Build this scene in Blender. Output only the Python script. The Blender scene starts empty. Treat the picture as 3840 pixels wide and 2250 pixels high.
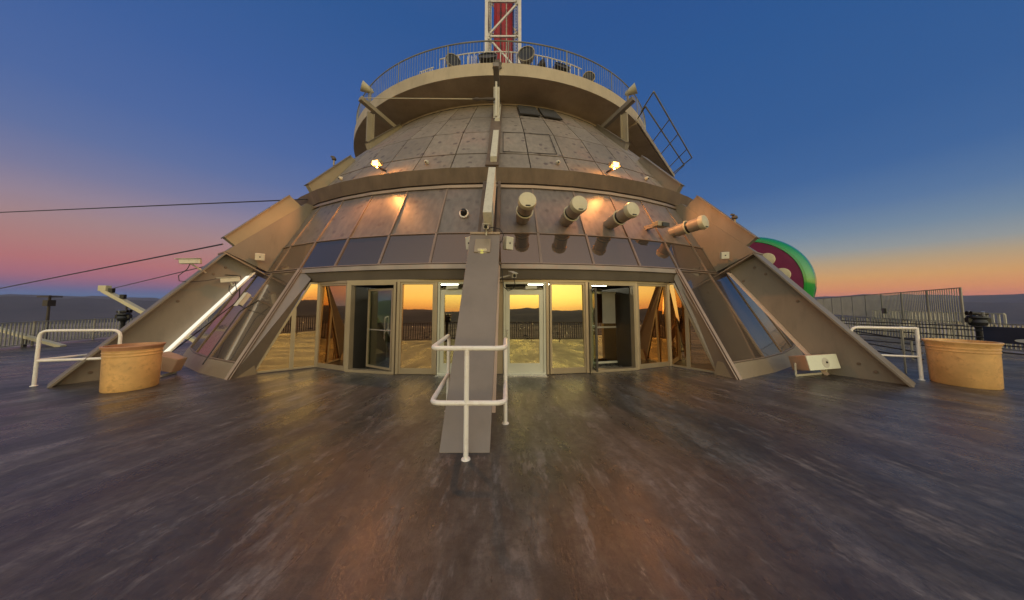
import bpy, math, random
from mathutils import Vector, Matrix
R_ = math.radians
random.seed(7)
sc = bpy.context.scene
COL = sc.collection

def s2l(c):
    c = c/255.0
    return c/12.92 if c <= 0.04045 else ((c+0.055)/1.055)**2.4
def S(r, g, b, k=1.0): return (s2l(r)*k, s2l(g)*k, s2l(b)*k, 1)

# ------------------------------------------------------------------ materials
def newmat(name):
    m = bpy.data.materials.new(name); m.use_nodes = True
    nt = m.node_tree; nt.nodes.clear()
    out = nt.nodes.new('ShaderNodeOutputMaterial')
    return m, nt, out
def N(nt, t, **kw):
    n = nt.nodes.new(t)
    for k, v in kw.items():
        if k.startswith('_'): setattr(n, k[1:], v)
        else: n.inputs[k.replace('__', ' ')].default_value = v
    return n
def ramp(nt, fac, stops):
    r = nt.nodes.new('ShaderNodeValToRGB')
    e = r.color_ramp.elements
    while len(e) > 1: e.remove(e[-1])
    e[0].position = stops[0][0]; e[0].color = stops[0][1]
    for p, c in stops[1:]:
        x = e.new(p); x.color = c
    nt.links.new(fac, r.inputs['Fac'])
    return r
def mixc(nt, fac, a, b, mode='MIX'):
    n = nt.nodes.new('ShaderNodeMix'); n.data_type = 'RGBA'; n.blend_type = mode
    for sock, v in ((n.inputs[0], fac), (n.inputs[6], a), (n.inputs[7], b)):
        if isinstance(v, bpy.types.NodeSocket): nt.links.new(v, sock)
        else: sock.default_value = v
    return n.outputs[2]
def mth(nt, op, a, b=None, clamp=False):
    n = nt.nodes.new('ShaderNodeMath'); n.operation = op; n.use_clamp = clamp
    for i, v in enumerate((a, b)):
        if v is None: continue
        if isinstance(v, bpy.types.NodeSocket): nt.links.new(v, n.inputs[i])
        else: n.inputs[i].default_value = v
    return n.outputs[0]

def paint(name, col, rough=.5, metal=0.0, var=.25, scale=1.5, grime=None, gscale=6, gamt=.25, bump=.05, spec=.5, coat=0, stretch=(1, 1, 1)):
    """worn painted surface: two noises in the colour, a third in the roughness, fine bump"""
    m, nt, out = newmat(name)
    tc = N(nt, 'ShaderNodeTexCoord')
    mp = N(nt, 'ShaderNodeMapping'); mp.inputs['Scale'].default_value = stretch
    nt.links.new(tc.outputs['Object'], mp.inputs['Vector'])
    n1 = N(nt, 'ShaderNodeTexNoise', Scale=scale, Detail=5.0, Roughness=.6)
    n2 = N(nt, 'ShaderNodeTexNoise', Scale=gscale, Detail=8.0, Roughness=.7)
    nt.links.new(mp.outputs[0], n1.inputs['Vector']); nt.links.new(mp.outputs[0], n2.inputs['Vector'])
    lo = tuple(c*(1-var) for c in col[:3])+(1,); hi = tuple(min(1, c*(1+var)) for c in col[:3])+(1,)
    r1 = ramp(nt, n1.outputs['Fac'], [(.3, lo), (.7, hi)])
    g = grime or tuple(c*.5 for c in col[:3])+(1,)
    r2 = ramp(nt, n2.outputs['Fac'], [(.52, (0, 0, 0, 1)), (.72, (1, 1, 1, 1))])
    f = mth(nt, 'MULTIPLY', r2.outputs[0], gamt)
    c = mixc(nt, f, r1.outputs[0], g)
    b = N(nt, 'ShaderNodeBsdfPrincipled', Roughness=rough, Metallic=metal)
    b.inputs['Specular IOR Level'].default_value = spec
    b.inputs['Coat Weight'].default_value = coat
    nt.links.new(c, b.inputs['Base Color'])
    rr = mth(nt, 'ADD', mth(nt, 'MULTIPLY', n2.outputs['Fac'], .25), rough-.12)
    nt.links.new(rr, b.inputs['Roughness'])
    bp = N(nt, 'ShaderNodeBump', Strength=bump, Distance=.02)
    nt.links.new(n2.outputs['Fac'], bp.inputs['Height']); nt.links.new(bp.outputs[0], b.inputs['Normal'])
    nt.links.new(b.outputs[0], out.inputs[0])
    return m

def panelmat(name, col, spot=.55, rough=.38, metal=.35):
    """brushed metal cladding with purple brown mottling and dark dabs"""
    m, nt, out = newmat(name)
    tc = N(nt, 'ShaderNodeTexCoord')
    n1 = N(nt, 'ShaderNodeTexNoise', Scale=.55, Detail=4.0)
    nt.links.new(tc.outputs['Object'], n1.inputs['Vector'])
    r1 = ramp(nt, n1.outputs['Fac'], [(.3, tuple(c*.8 for c in col[:3])+(1,)), (.55, col), (.75, (col[0]*1.15, col[1]*.95, col[2]*.95, 1))])
    v = N(nt, 'ShaderNodeTexVoronoi', Scale=3.2); v.inputs['Randomness'].default_value = 1
    wn = N(nt, 'ShaderNodeTexNoise', Scale=6.0, Detail=3.0)
    nt.links.new(tc.outputs['Object'], wn.inputs['Vector'])
    wv = mixc(nt, .12, tc.outputs['Object'], wn.outputs['Color'], 'ADD')
    nt.links.new(wv, v.inputs['Vector'])
    sp = ramp(nt, v.outputs['Distance'], [(.16, (1, 1, 1, 1)), (.30, (0, 0, 0, 1))])
    n3 = N(nt, 'ShaderNodeTexNoise', Scale=1.1, Detail=2.0); nt.links.new(tc.outputs['Object'], n3.inputs['Vector'])
    ms = ramp(nt, n3.outputs['Fac'], [(.34, (0, 0, 0, 1)), (.52, (1, 1, 1, 1))])
    f = mth(nt, 'MULTIPLY', mth(nt, 'MULTIPLY', sp.outputs[0], ms.outputs[0]), spot)
    c = mixc(nt, f, r1.outputs[0], (col[0]*.42, col[1]*.36, col[2]*.40, 1))
    # vertical rain streaks
    mp = N(nt, 'ShaderNodeMapping'); mp.inputs['Scale'].default_value = (5, 5, .5); nt.links.new(tc.outputs['Object'], mp.inputs['Vector'])
    n4 = N(nt, 'ShaderNodeTexNoise', Scale=1.6, Detail=6.0); nt.links.new(mp.outputs[0], n4.inputs['Vector'])
    r4 = ramp(nt, n4.outputs['Fac'], [(.35, (.78, .78, .78, 1)), (.65, (1.0, 1.0, 1.0, 1))])
    c = mixc(nt, 1.0, c, r4.outputs[0], 'MULTIPLY')
    ta = nt.nodes.new('ShaderNodeVertexColor'); ta.layer_name = 'tone'
    c = mixc(nt, 1.0, c, ta.outputs['Color'], 'MULTIPLY')
    b = N(nt, 'ShaderNodeBsdfPrincipled', Metallic=metal)
    nt.links.new(c, b.inputs['Base Color'])
    nt.links.new(mth(nt, 'ADD', mth(nt, 'MULTIPLY', n4.outputs['Fac'], .2), rough-.1), b.inputs['Roughness'])
    bp = N(nt, 'ShaderNodeBump', Strength=.06, Distance=.03)
    nt.links.new(n1.outputs['Fac'], bp.inputs['Height']); nt.links.new(bp.outputs[0], b.inputs['Normal'])
    nt.links.new(b.outputs[0], out.inputs[0])
    return m

def glassmat(name, tint, body=(.012, .011, .01, 1), refl=.85, rough=.015, brough=.05):
    """tinted mirror glazing: bronze reflection over a nearly black body"""
    m, nt, out = newmat(name)
    g = N(nt, 'ShaderNodeBsdfGlossy', Color=tint, Roughness=rough)
    d = N(nt, 'ShaderNodeBsdfPrincipled', Roughness=brough); d.inputs['Base Color'].default_value = body
    tc = N(nt, 'ShaderNodeTexCoord')
    n1 = N(nt, 'ShaderNodeTexNoise', Scale=.8, Detail=1.0); nt.links.new(tc.outputs['Object'], n1.inputs['Vector'])
    bp = N(nt, 'ShaderNodeBump', Strength=.02, Distance=.02)
    nt.links.new(n1.outputs['Fac'], bp.inputs['Height']); nt.links.new(bp.outputs[0], g.inputs['Normal'])
    mx = N(nt, 'ShaderNodeMixShader', Fac=refl)
    nt.links.new(d.outputs[0], mx.inputs[1]); nt.links.new(g.outputs[0], mx.inputs[2])
    nt.links.new(mx.outputs[0], out.inputs[0])
    return m
def clearglass(name, tint=(.75, .82, .72, 1), fac=.25):
    m, nt, out = newmat(name)
    g = N(nt, 'ShaderNodeBsdfGlossy', Color=(.8, .8, .75, 1), Roughness=.02)
    t = N(nt, 'ShaderNodeBsdfTransparent', Color=tint)
    mx = N(nt, 'ShaderNodeMixShader', Fac=fac)
    nt.links.new(t.outputs[0], mx.inputs[1]); nt.links.new(g.outputs[0], mx.inputs[2]); nt.links.new(mx.outputs[0], out.inputs[0])
    return m
def emit(name, col, k):
    m, nt, out = newmat(name)
    e = N(nt, 'ShaderNodeEmission', Color=col, Strength=k); nt.links.new(e.outputs[0], out.inputs[0]); return m

M = {}
M['panel'] = panelmat('cladding', (.25, .208, .178, 1), rough=.42, metal=.2)
M['dome'] = panelmat('dome_cladding', (.29, .242, .195, 1), spot=.9, rough=.55, metal=.0)
M['seam'] = paint('seam', (.05, .04, .033, 1), rough=.6)
M['mull'] = paint('mullion_metal', (.30, .22, .165, 1), rough=.35, metal=.4, var=.15)
M['sill'] = paint('sill_metal', (.34, .27, .2, 1), rough=.35, metal=.35, var=.2, grime=(.35, .12, .06, 1), gamt=.5, gscale=3)
M['ledge'] = paint('ledge_metal', (.15, .105, .072, 1), rough=.5, metal=.1, var=.25, scale=2.5, stretch=(1, 1, .3))
M['fin'] = paint('fin_paint', (.225, .19, .15, 1), rough=.5, metal=.1, var=.14, scale=.9, gamt=.35, gscale=3.5, stretch=(1, 1, .35))
M['fincent'] = paint('fin_face_paint', (.25, .205, .17, 1), rough=.4, metal=.2, var=.12, scale=.8, gamt=.2, gscale=3, bump=.03)
M['riser'] = paint('riser_paint', (.33, .275, .18, 1), rough=.5, var=.12, gamt=.15)
M['frame'] = paint('frame_metal', (.36, .29, .20, 1), rough=.35, metal=.35, var=.12, gamt=.2)
M['whitef'] = paint('pale_door_frame', (.56, .56, .46, 1), rough=.35, metal=.1, var=.1, gamt=.15)
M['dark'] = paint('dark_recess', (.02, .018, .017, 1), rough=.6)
M['darkframe'] = paint('dark_frame', (.05, .045, .04, 1), rough=.4, metal=.3)
M['soffit'] = paint('soffit_paint', (.10, .078, .055, 1), rough=.6, var=.2)
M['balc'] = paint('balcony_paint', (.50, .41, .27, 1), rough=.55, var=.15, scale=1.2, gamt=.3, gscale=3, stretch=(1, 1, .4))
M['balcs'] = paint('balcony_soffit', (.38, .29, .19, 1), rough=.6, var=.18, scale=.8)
M['white'] = paint('white_enamel', (.90, .85, .78, 1), rough=.35, var=.06, gamt=.3, gscale=9, grime=(.45, .25, .14, 1))
M['whitecab'] = paint('white_cabinet', (.62, .58, .46, 1), rough=.45, var=.06, gamt=.35, gscale=10, grime=(.2, .15, .1, 1))
M['stripw'] = paint('white_flange', (.84, .80, .70, 1), rough=.3, var=.05, gamt=.1)
M['stripd'] = paint('tan_flange', (.66, .50, .40, 1), rough=.4, var=.1, gamt=.1)
M['cream'] = paint('cream_cap', (.62, .55, .36, 1), rough=.45, var=.08, gamt=.25, gscale=8)
M['tube'] = paint('tube_tan', (.34, .27, .20, 1), rough=.45, var=.12, gamt=.3)
M['black'] = paint('black_plastic', (.015, .015, .016, 1), rough=.4)
M['cable'] = paint('black_cable', (.02, .018, .016, 1), rough=.5)
M['steel'] = paint('steel_wire', (.10, .085, .07, 1), rough=.4, metal=.6)
M['pot'] = paint('stained_stoneware', (.80, .46, .17, 1), rough=.35, var=.28, scale=1.6, gamt=.6, gscale=7, grime=(.30, .13, .045, 1), bump=.1, spec=.6)
M['potrim'] = paint('stained_rim', (.50, .25, .13, 1), rough=.5, var=.2, scale=5)
M['spk'] = paint('speaker_grille', (.80, .80, .62, 1), rough=.55, var=.05)
M['spkb'] = paint('speaker_body', (.50, .31, .20, 1), rough=.5, var=.12)
M['rail'] = paint('fence_metal', (.34, .32, .27, 1), rough=.45, metal=.2, var=.15)
M['fenceleft'] = paint('left_fence', (.30, .29, .25, 1), rough=.5, var=.2)
M['raild'] = paint('dark_rail', (.07, .06, .055, 1), rough=.4, metal=.4)
M['fencepale'] = paint('pale_fence', (.50, .48, .40, 1), rough=.5, var=.2)
M['balrail'] = paint('balcony_rail', (.26, .25, .2, 1), rough=.45, metal=.2)
M['red'] = paint('red_steel', (.42, .012, .015, 1), rough=.4, var=.25)
M['truss'] = paint('truss_white', (.72, .68, .62, 1), rough=.45, var=.1, gamt=.4, grime=(.3, .12, .1, 1))
M['green'] = paint('green_gloss', (.012, .30, .035, 1), rough=.16, var=.1, gamt=.1, coat=.6)
M['maroon'] = paint('maroon_gloss', (.20, .01, .075, 1), rough=.35, var=.15)
M['navy'] = paint('navy_banner', (.012, .02, .05, 1), rough=.5)
M['bwhite'] = paint('banner_white', (.55, .6, .6, 1), rough=.5)
M['chrome'] = paint('silver_housing', (.7, .7, .68, 1), rough=.25, metal=.8, var=.05)
M['doorglass'] = glassmat('bronze_door_glass', (.64, .55, .30, 1))
M['sideglass'] = glassmat('bronze_side_glass', (.70, .46, .24, 1))
M['bandglass'] = glassmat('grey_band_glass', (.80, .50, .32, 1), body=(.060, .052, .046, 1), refl=.24)
M['slopeglass'] = glassmat('slope_glass', (.72, .60, .48, 1), body=(.075, .060, .047, 1), refl=.26, brough=.2)
M['clear'] = clearglass('clear_leaf_glass')
M['lampglow'] = emit('sodium_lamp', (1, .50, .11, 1), 7)
M['yglow'] = emit('small_lamp', (1, .85, .2, 1), .5)
M['tubeglow'] = emit('tube_light', (1, .95, .7, 1), 18)
M['flangeglow'] = emit('flange_glow', (1, .93, .74, 1), .95)  # added emission that brightens the left inner flange, not a lamp fitting
M['poster'] = paint('green_notice', (.20, .24, .10, 1), rough=.6)
M['postergrey'] = paint('grey_notice', (.20, .19, .16, 1), rough=.6)
M['kiosk'] = paint('yellow_counter', (.55, .40, .12, 1), rough=.5)
M['louver'] = paint('louver', (.035, .03, .025, 1), rough=.5)

def deckmat():
    m, nt, out = newmat('coated_deck')
    tc = N(nt, 'ShaderNodeTexCoord')
    sx = N(nt, 'ShaderNodeSeparateXYZ'); nt.links.new(tc.outputs['Object'], sx.inputs[0])
    x, y = sx.outputs[0], sx.outputs[1]
    ang = mth(nt, 'ARCTAN2', x, mth(nt, 'MULTIPLY', y, -1))
    rad = mth(nt, 'SQRT', mth(nt, 'ADD', mth(nt, 'MULTIPLY', x, x), mth(nt, 'MULTIPLY', y, y)))
    def polar(ka, kr):
        c = N(nt, 'ShaderNodeCombineXYZ')
        nt.links.new(mth(nt, 'MULTIPLY', ang, ka), c.inputs[0]); nt.links.new(mth(nt, 'MULTIPLY', rad, kr), c.inputs[1]); return c.outputs[0]
    # warp so the trowel streaks bend
    w = N(nt, 'ShaderNodeTexNoise', Scale=.45, Detail=3.0); nt.links.new(tc.outputs['Object'], w.inputs['Vector'])
    def streak(ka, kr, sc_, det, warp):
        v = mixc(nt, warp, polar(ka, kr), w.outputs['Color'], 'ADD')
        n = N(nt, 'ShaderNodeTexNoise', Scale=sc_, Detail=det, Roughness=.70); nt.links.new(v, n.inputs['Vector']); return n.outputs['Fac']
    a = streak(30, .55, 1.0, 12.0, 3.4)
    b_ = streak(16, .25, 1.0, 6.0, 1.6)
    c_ = streak(120, 1.7, 1.0, 12.0, 9.0)
    big = N(nt, 'ShaderNodeTexNoise', Scale=.30, Detail=5.0); nt.links.new(tc.outputs['Object'], big.inputs['Vector'])
    fine = N(nt, 'ShaderNodeTexNoise', Scale=9.0, Detail=9.0, Roughness=.75); nt.links.new(tc.outputs['Object'], fine.inputs['Vector'])
    base = ramp(nt, a, [(.32, (.030, .028, .0245, 1)), (.46, (.062, .058, .051, 1)), (.56, (.105, .098, .087, 1)), (.70, (.22, .205, .185, 1))])
    c1 = mixc(nt, mth(nt, 'MULTIPLY', ramp(nt, big.outputs['Fac'], [(.44, (0, 0, 0, 1)), (.56, (1, 1, 1, 1))]).outputs[0], .35), base.outputs[0], (.10, .064, .048, 1))
    c2 = mixc(nt, mth(nt, 'MULTIPLY', ramp(nt, b_, [(.5, (0, 0, 0, 1)), (.75, (1, 1, 1, 1))]).outputs[0], .5), c1, (.034, .033, .032, 1))
    c3 = mixc(nt, mth(nt, 'MULTIPLY', ramp(nt, c_, [(.55, (0, 0, 0, 1)), (.66, (1, 1, 1, 1))]).outputs[0], .55), c2, (.28, .262, .24, 1))
    c4 = mixc(nt, mth(nt, 'MULTIPLY', ramp(nt, fine.outputs['Fac'], [(.42, (1, 1, 1, 1)), (.56, (0, 0, 0, 1))]).outputs[0], .5), c3, (.03, .026, .024, 1))
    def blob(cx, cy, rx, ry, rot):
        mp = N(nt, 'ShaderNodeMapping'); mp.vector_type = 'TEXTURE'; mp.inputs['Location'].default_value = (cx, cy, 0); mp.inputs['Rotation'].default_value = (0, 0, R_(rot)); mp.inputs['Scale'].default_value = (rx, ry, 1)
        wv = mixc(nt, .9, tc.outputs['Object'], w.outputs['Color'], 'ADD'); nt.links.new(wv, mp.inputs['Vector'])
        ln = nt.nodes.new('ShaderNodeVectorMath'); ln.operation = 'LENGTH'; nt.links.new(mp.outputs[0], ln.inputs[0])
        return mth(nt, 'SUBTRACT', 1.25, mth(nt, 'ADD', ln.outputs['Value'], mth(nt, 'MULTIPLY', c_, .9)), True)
    glint = mth(nt, 'ADD', blob(.05, -18.85, .42, 1.25, 6), mth(nt, 'MULTIPLY', blob(2.15, -18.9, .30, 1.2, -8), .8), True)  # floodlight reflections painted into the deck as two tan, smoother patches
    glint = ramp(nt, glint, [(.05, (0, 0, 0, 1)), (.45, (1, 1, 1, 1))]).outputs[0]
    c4 = mixc(nt, mth(nt, 'MULTIPLY', glint, .62), c4, (.19, .115, .078, 1))
    b = N(nt, 'ShaderNodeBsdfPrincipled'); nt.links.new(c4, b.inputs['Base Color'])
    b.inputs['Specular IOR Level'].default_value = .50
    rr = mth(nt, 'ADD', mth(nt, 'MULTIPLY', ramp(nt, b_, [(.42, (0, 0, 0, 1)), (.6, (1, 1, 1, 1))]).outputs[0], .22), mth(nt, 'ADD', mth(nt, 'MULTIPLY', c_, .42), .02))
    rr = mth(nt, 'SUBTRACT', rr, mth(nt, 'MULTIPLY', glint, .10))
    nt.links.new(rr, b.inputs['Roughness'])
    bp = N(nt, 'ShaderNodeBump', Strength=.6, Distance=.03)
    h = mth(nt, 'ADD', mth(nt, 'MULTIPLY', a, .6), mth(nt, 'ADD', mth(nt, 'MULTIPLY', fine.outputs['Fac'], .3), mth(nt, 'MULTIPLY', c_, .4)))
    nt.links.new(h, bp.inputs['Height']); nt.links.new(bp.outputs[0], b.inputs['Normal'])
    nt.links.new(b.outputs[0], out.inputs[0]); return m
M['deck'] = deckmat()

def groundmat():
    m, nt, out = newmat('desert_city')
    tc = N(nt, 'ShaderNodeTexCoord')
    n = N(nt, 'ShaderNodeTexNoise', Scale=.002, Detail=10.0, Roughness=.7); nt.links.new(tc.outputs['Object'], n.inputs['Vector'])
    r = ramp(nt, n.outputs['Fac'], [(.35, (.09, .07, .06, 1)), (.5, (.22, .165, .135, 1)), (.65, (.42, .33, .27, 1))])
    b = N(nt, 'ShaderNodeBsdfPrincipled', Roughness=.95); nt.links.new(r.outputs[0], b.inputs['Base Color'])
    nt.links.new(b.outputs[0], out.inputs[0]); return m
M['ground'] = groundmat()
def hillmat():
    m, nt, out = newmat('bare_hills')
    tc = N(nt, 'ShaderNodeTexCoord')
    n = N(nt, 'ShaderNodeTexNoise', Scale=.0012, Detail=10.0, Roughness=.6); nt.links.new(tc.outputs['Object'], n.inputs['Vector'])
    r = ramp(nt, n.outputs['Fac'], [(.35, (.022, .020, .03, 1)), (.65, (.06, .048, .052, 1))])
    b = N(nt, 'ShaderNodeBsdfPrincipled', Roughness=1.0); nt.links.new(r.outputs[0], b.inputs['Base Color'])
    nt.links.new(b.outputs[0], out.inputs[0]); return m
M['hills'] = hillmat()
M['bld'] = paint('far_buildings', (.25, .21, .18, 1), rough=.9, scale=.01, gscale=.02)

# ------------------------------------------------------------------ mesh builder
OFF = {}
class MB:
    def __init__(s): s.v = []; s.f = []; s.smooth = False
    def add(s, vs, fs):
        o = len(s.v); s.v += [tuple(v) for v in vs]; s.f += [tuple(i+o for i in f) for f in fs]; return s
    def hexa(s, p):   # 8 pts: bottom 4, top 4
        return s.add(p, [(0, 3, 2, 1), (4, 5, 6, 7), (0, 1, 5, 4), (1, 2, 6, 5), (2, 3, 7, 6), (3, 0, 4, 7)])
    def box(s, c, d, rz=0, M3=None):
        hx, hy, hz = d[0]/2, d[1]/2, d[2]/2
        m = M3 or Matrix.Rotation(rz, 3, 'Z'); c = Vector(c)
        p = [c+m@Vector((x, y, z)) for z in (-hz, hz) for x, y in ((-hx, -hy), (hx, -hy), (hx, hy), (-hx, hy))]
        return s.hexa(p)
    def beam(s, a, b, w, t, up=(0, 0, 1)):   # w across, t along 'up'
        a = Vector(a); b = Vector(b); d = (b-a).normalized(); u = Vector(up)
        x = d.cross(u)
        if x.length < 1e-4: x = d.cross(Vector((1, 0, 0)))
        x.normalize(); u = x.cross(d).normalized()
        q = [(-w/2, -t/2), (w/2, -t/2), (w/2, t/2), (-w/2, t/2)]
        return s.hexa([a+x*i+u*j for i, j in q]+[b+x*i+u*j for i, j in q])
    def prism(s, poly, ext):  # poly list of 3d pts, ext vector
        e = Vector(ext); n = len(poly); P = [Vector(p) for p in poly]
        return s.add([p-e/2 for p in P]+[p+e/2 for p in P], [tuple(range(n))[::-1], tuple(range(n, 2*n))]+[(i, (i+1) % n, (i+1) % n+n, i+n) for i in range(n)])
    def tube(s, pts, r, n=8, caps=True, rs=None):
        P = [Vector(p) for p in pts]; k = len(P); rings = []; up = None
        for i in range(k):
            d = (P[min(i+1, k-1)]-P[max(i-1, 0)]).normalized()
            if up is None:
                up = d.cross(Vector((0, 0, 1)))
                if up.length < 1e-3: up = d.cross(Vector((0, 1, 0)))
            up = (up-d*up.dot(d)).normalized(); w = d.cross(up)
            rr = rs[i] if rs else r
            rings.append([P[i]+(up*math.cos(2*math.pi*j/n)+w*math.sin(2*math.pi*j/n))*rr for j in range(n)])
        vs = [v for q in rings for v in q]; fs = []
        for i in range(k-1):
            for j in range(n): fs.append((i*n+j, i*n+(j+1) % n, (i+1)*n+(j+1) % n, (i+1)*n+j))
        if caps: fs += [tuple(range(n))[::-1], tuple(range((k-1)*n, k*n))]
        s.smooth = True
        return s.add(vs, fs)
    def lathe(s, prof, c=(0, 0, 0), n=32, axis=None, a0=0, a1=360):
        c = Vector(c); m = Matrix.Identity(3)
        if axis is not None: m = Vector((0, 0, 1)).rotation_difference(Vector(axis)).to_matrix()
        full = abs(a1-a0-360) < .01; cnt = n if full else n+1
        vs = []; fs = []
        for r, z in prof:
            for j in range(cnt):
                a = R_(a0+(a1-a0)*j/n); vs.append(c+m@Vector((r*math.sin(a), -r*math.cos(a), z)))
        for i in range(len(prof)-1):
            for j in range(n):
                k = (j+1) % cnt; fs.append((i*cnt+j, i*cnt+k, (i+1)*cnt+k, (i+1)*cnt+j))
        s.smooth = True
        return s.add(vs, fs)
    def build(s, name, mat, parent=None, bevel=0, smooth=None, loc=None):
        off = OFF.get(parent.name, Vector()) if parent else Vector(loc or (0, 0, 0))
        me = bpy.data.meshes.new(name); me.from_pydata([tuple(Vector(v)-off) for v in s.v], [], s.f)
        me.materials.append(mat); me.update()
        o = bpy.data.objects.new(name, me); COL.objects.link(o)
        if parent: o.parent = parent
        else: o.location = off
        OFF[o.name] = off
        import bmesh
        bm = bmesh.new(); bm.from_mesh(me); bmesh.ops.recalc_face_normals(bm, faces=bm.faces[:]); bm.to_mesh(me); bm.free()
        if (s.smooth if smooth is None else smooth):
            for p in me.polygons: p.use_smooth = True
            me.set_sharp_from_angle(angle=R_(35))
        if bevel:
            md = o.modifiers.new('bevel', 'BEVEL'); md.width = bevel; md.segments = 2; md.limit_method = 'ANGLE'; md.angle_limit = R_(40)
        return o
def P(r, a, z): a = R_(a); return Vector((r*math.sin(a), -r*math.cos(a), z))
def rdir(a): a = R_(a); return Vector((math.sin(a), -math.cos(a), 0))
def tdir(a): a = R_(a); return Vector((math.cos(a), math.sin(a), 0))
def tag(o, label=None, cat=None, group=None, kind=None):
    if label: o['label'] = label
    if cat: o['category'] = cat
    if group: o['group'] = group
    if kind: o['kind'] = kind
    return o
def thing(name, label, cat, loc=(0, 0, 0), group=None):
    o = bpy.data.objects.new(name, None); COL.objects.link(o); o.location = loc; OFF[o.name] = Vector(loc); o.empty_display_size = .2
    return tag(o, label, cat, group)
def node(name, parent):   # part that only gathers sub parts is avoided: parts are meshes
    raise NotImplementedError
def offset_path(pts, r=.1, n=5):
    """round the inner corners of a polyline"""
    P_ = [Vector(p) for p in pts]; out = [P_[0]]
    for i in range(1, len(P_)-1):
        a, b, c = P_[i-1], P_[i], P_[i+1]; u = (a-b); v = (c-b); rr = min(r, u.length*.45, v.length*.45); u.normalize(); v.normalize()
        p0 = b+u*rr; p1 = b+v*rr
        for k in range(n+1):
            t = k/n; out.append((1-t)**2*p0+2*t*(1-t)*b+t*t*p1)
    out.append(P_[-1]); return out

# ------------------------------------------------------------------ setting
DKC = Vector((0, -2.5, 0))
d = MB(); n = 96; d.add([DKC+P(21.75, 360*i/n, 0) for i in range(n)]+[DKC+P(21.75, 360*i/n, -.45) for i in range(n)],
    [tuple(range(n))]+[(i, i+n, (i+1) % n+n, (i+1) % n) for i in range(n)])
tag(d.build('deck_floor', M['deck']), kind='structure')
d = MB(); d.lathe([(19, -3.2), (31, -3.4), (31, -9), (20, -9)], n=72, a0=-180, a1=180); tag(d.build('lower_roof', M['soffit']), kind='structure')
GZ = -270
d = MB(); rr = [0, 300, 1500, 5000, 12000, 21500]; k = 64
vs = [(0, 0, GZ)]; fs = []
for r in rr[1:]:
    for i in range(k): a = 2*math.pi*i/k; vs.append((r*math.cos(a), r*math.sin(a), GZ))
for i in range(k): fs.append((0, 1+i, 1+(i+1) % k))
for q in range(len(rr)-2):
    for i in range(k): a = 1+q*k; fs.append((a+i, a+k+i, a+k+(i+1) % k, a+(i+1) % k))
d.add(vs, fs); tag(d.build('ground', M['ground']), kind='structure')
def hn(a, sd, fr): # smooth pseudo noise of an angle
    return 1.7*sum(math.sin(a*fr*m+sd*m*1.7+math.sin(a*fr*m*.7+sd))/m**1.15 for m in (1, 2, 3, 5, 8, 13))/2.2
def ridge(name, dist, h0, h1, sd, fr, az0=-180, az1=180, n=720, depth=2500):
    d = MB(); rows = []
    prof = [(-1.0, 0), (-.6, .25), (-.3, .6), (0, 1), (.5, .5), (1, 0)]
    for j, (dr, hh) in enumerate(prof):
        for i in range(n+1):
            a = R_(az0+(az1-az0)*i/n)
            h = h0+(h1-h0)*(.5+.5*hn(a, sd, fr)); h = max(h, 5)
            jit = 1+.12*hn(a, sd+j*2.1, fr*9)*(1 if 0 < hh < 1 else .3)
            edge = min(1, i/20, (n-i)/20) if abs(az1-az0) < 359 else 1
            r = dist+dr*depth
            rows.append((r*math.sin(a), r*math.cos(a), GZ-5+h*hh*jit*edge))
    fs = []
    for j in range(len(prof)-1):
        for i in range(n): a = j*(n+1)+i; fs.append((a, a+1, a+n+2, a+n+1))
    d.add(rows, fs); return tag(d.build(name, M['hills'], smooth=True), kind='structure')
ridge('hills', 10000, 290, 400, 1.3, 7)
ridge('mountain_range', 16500, 420, 690, 4.1, 9, depth=3500)
# city of low blocks and pylons
rn = random.Random(3); d = MB()
for i in range(2600):
    a = rn.uniform(-math.pi, math.pi); r = 700+rn.random()**1.4*8200
    w = rn.uniform(12, 60); h = rn.uniform(4, 14)*(1+2.5*(rn.random() < .03))
    c = Vector((r*math.sin(a), r*math.cos(a), GZ)); w2 = rn.uniform(12, 60); z = rn.random()
    d.box((c.x, c.y, GZ+h/2-.5), (w, w2, h), z)
tag(d.build('city_blocks', M['bld']), 'low pale buildings spread over the valley floor beyond the deck fence', 'buildings', kind='stuff')
rn = random.Random(5); d = MB()
for i in range(500):
    a = rn.uniform(-math.pi, math.pi); r = 900+rn.random()**.9*8000
    d.box((r*math.sin(a), r*math.cos(a), GZ+rn.uniform(8, 14)), (r*.0011, r*.0011, r*.0011), 0)
tag(d.build('city_lights', emit('city_lamp', (1, .85, .6, 1), 3.0)), 'scattered small pale lamps lit across the valley floor', 'city lights', kind='stuff')

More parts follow.
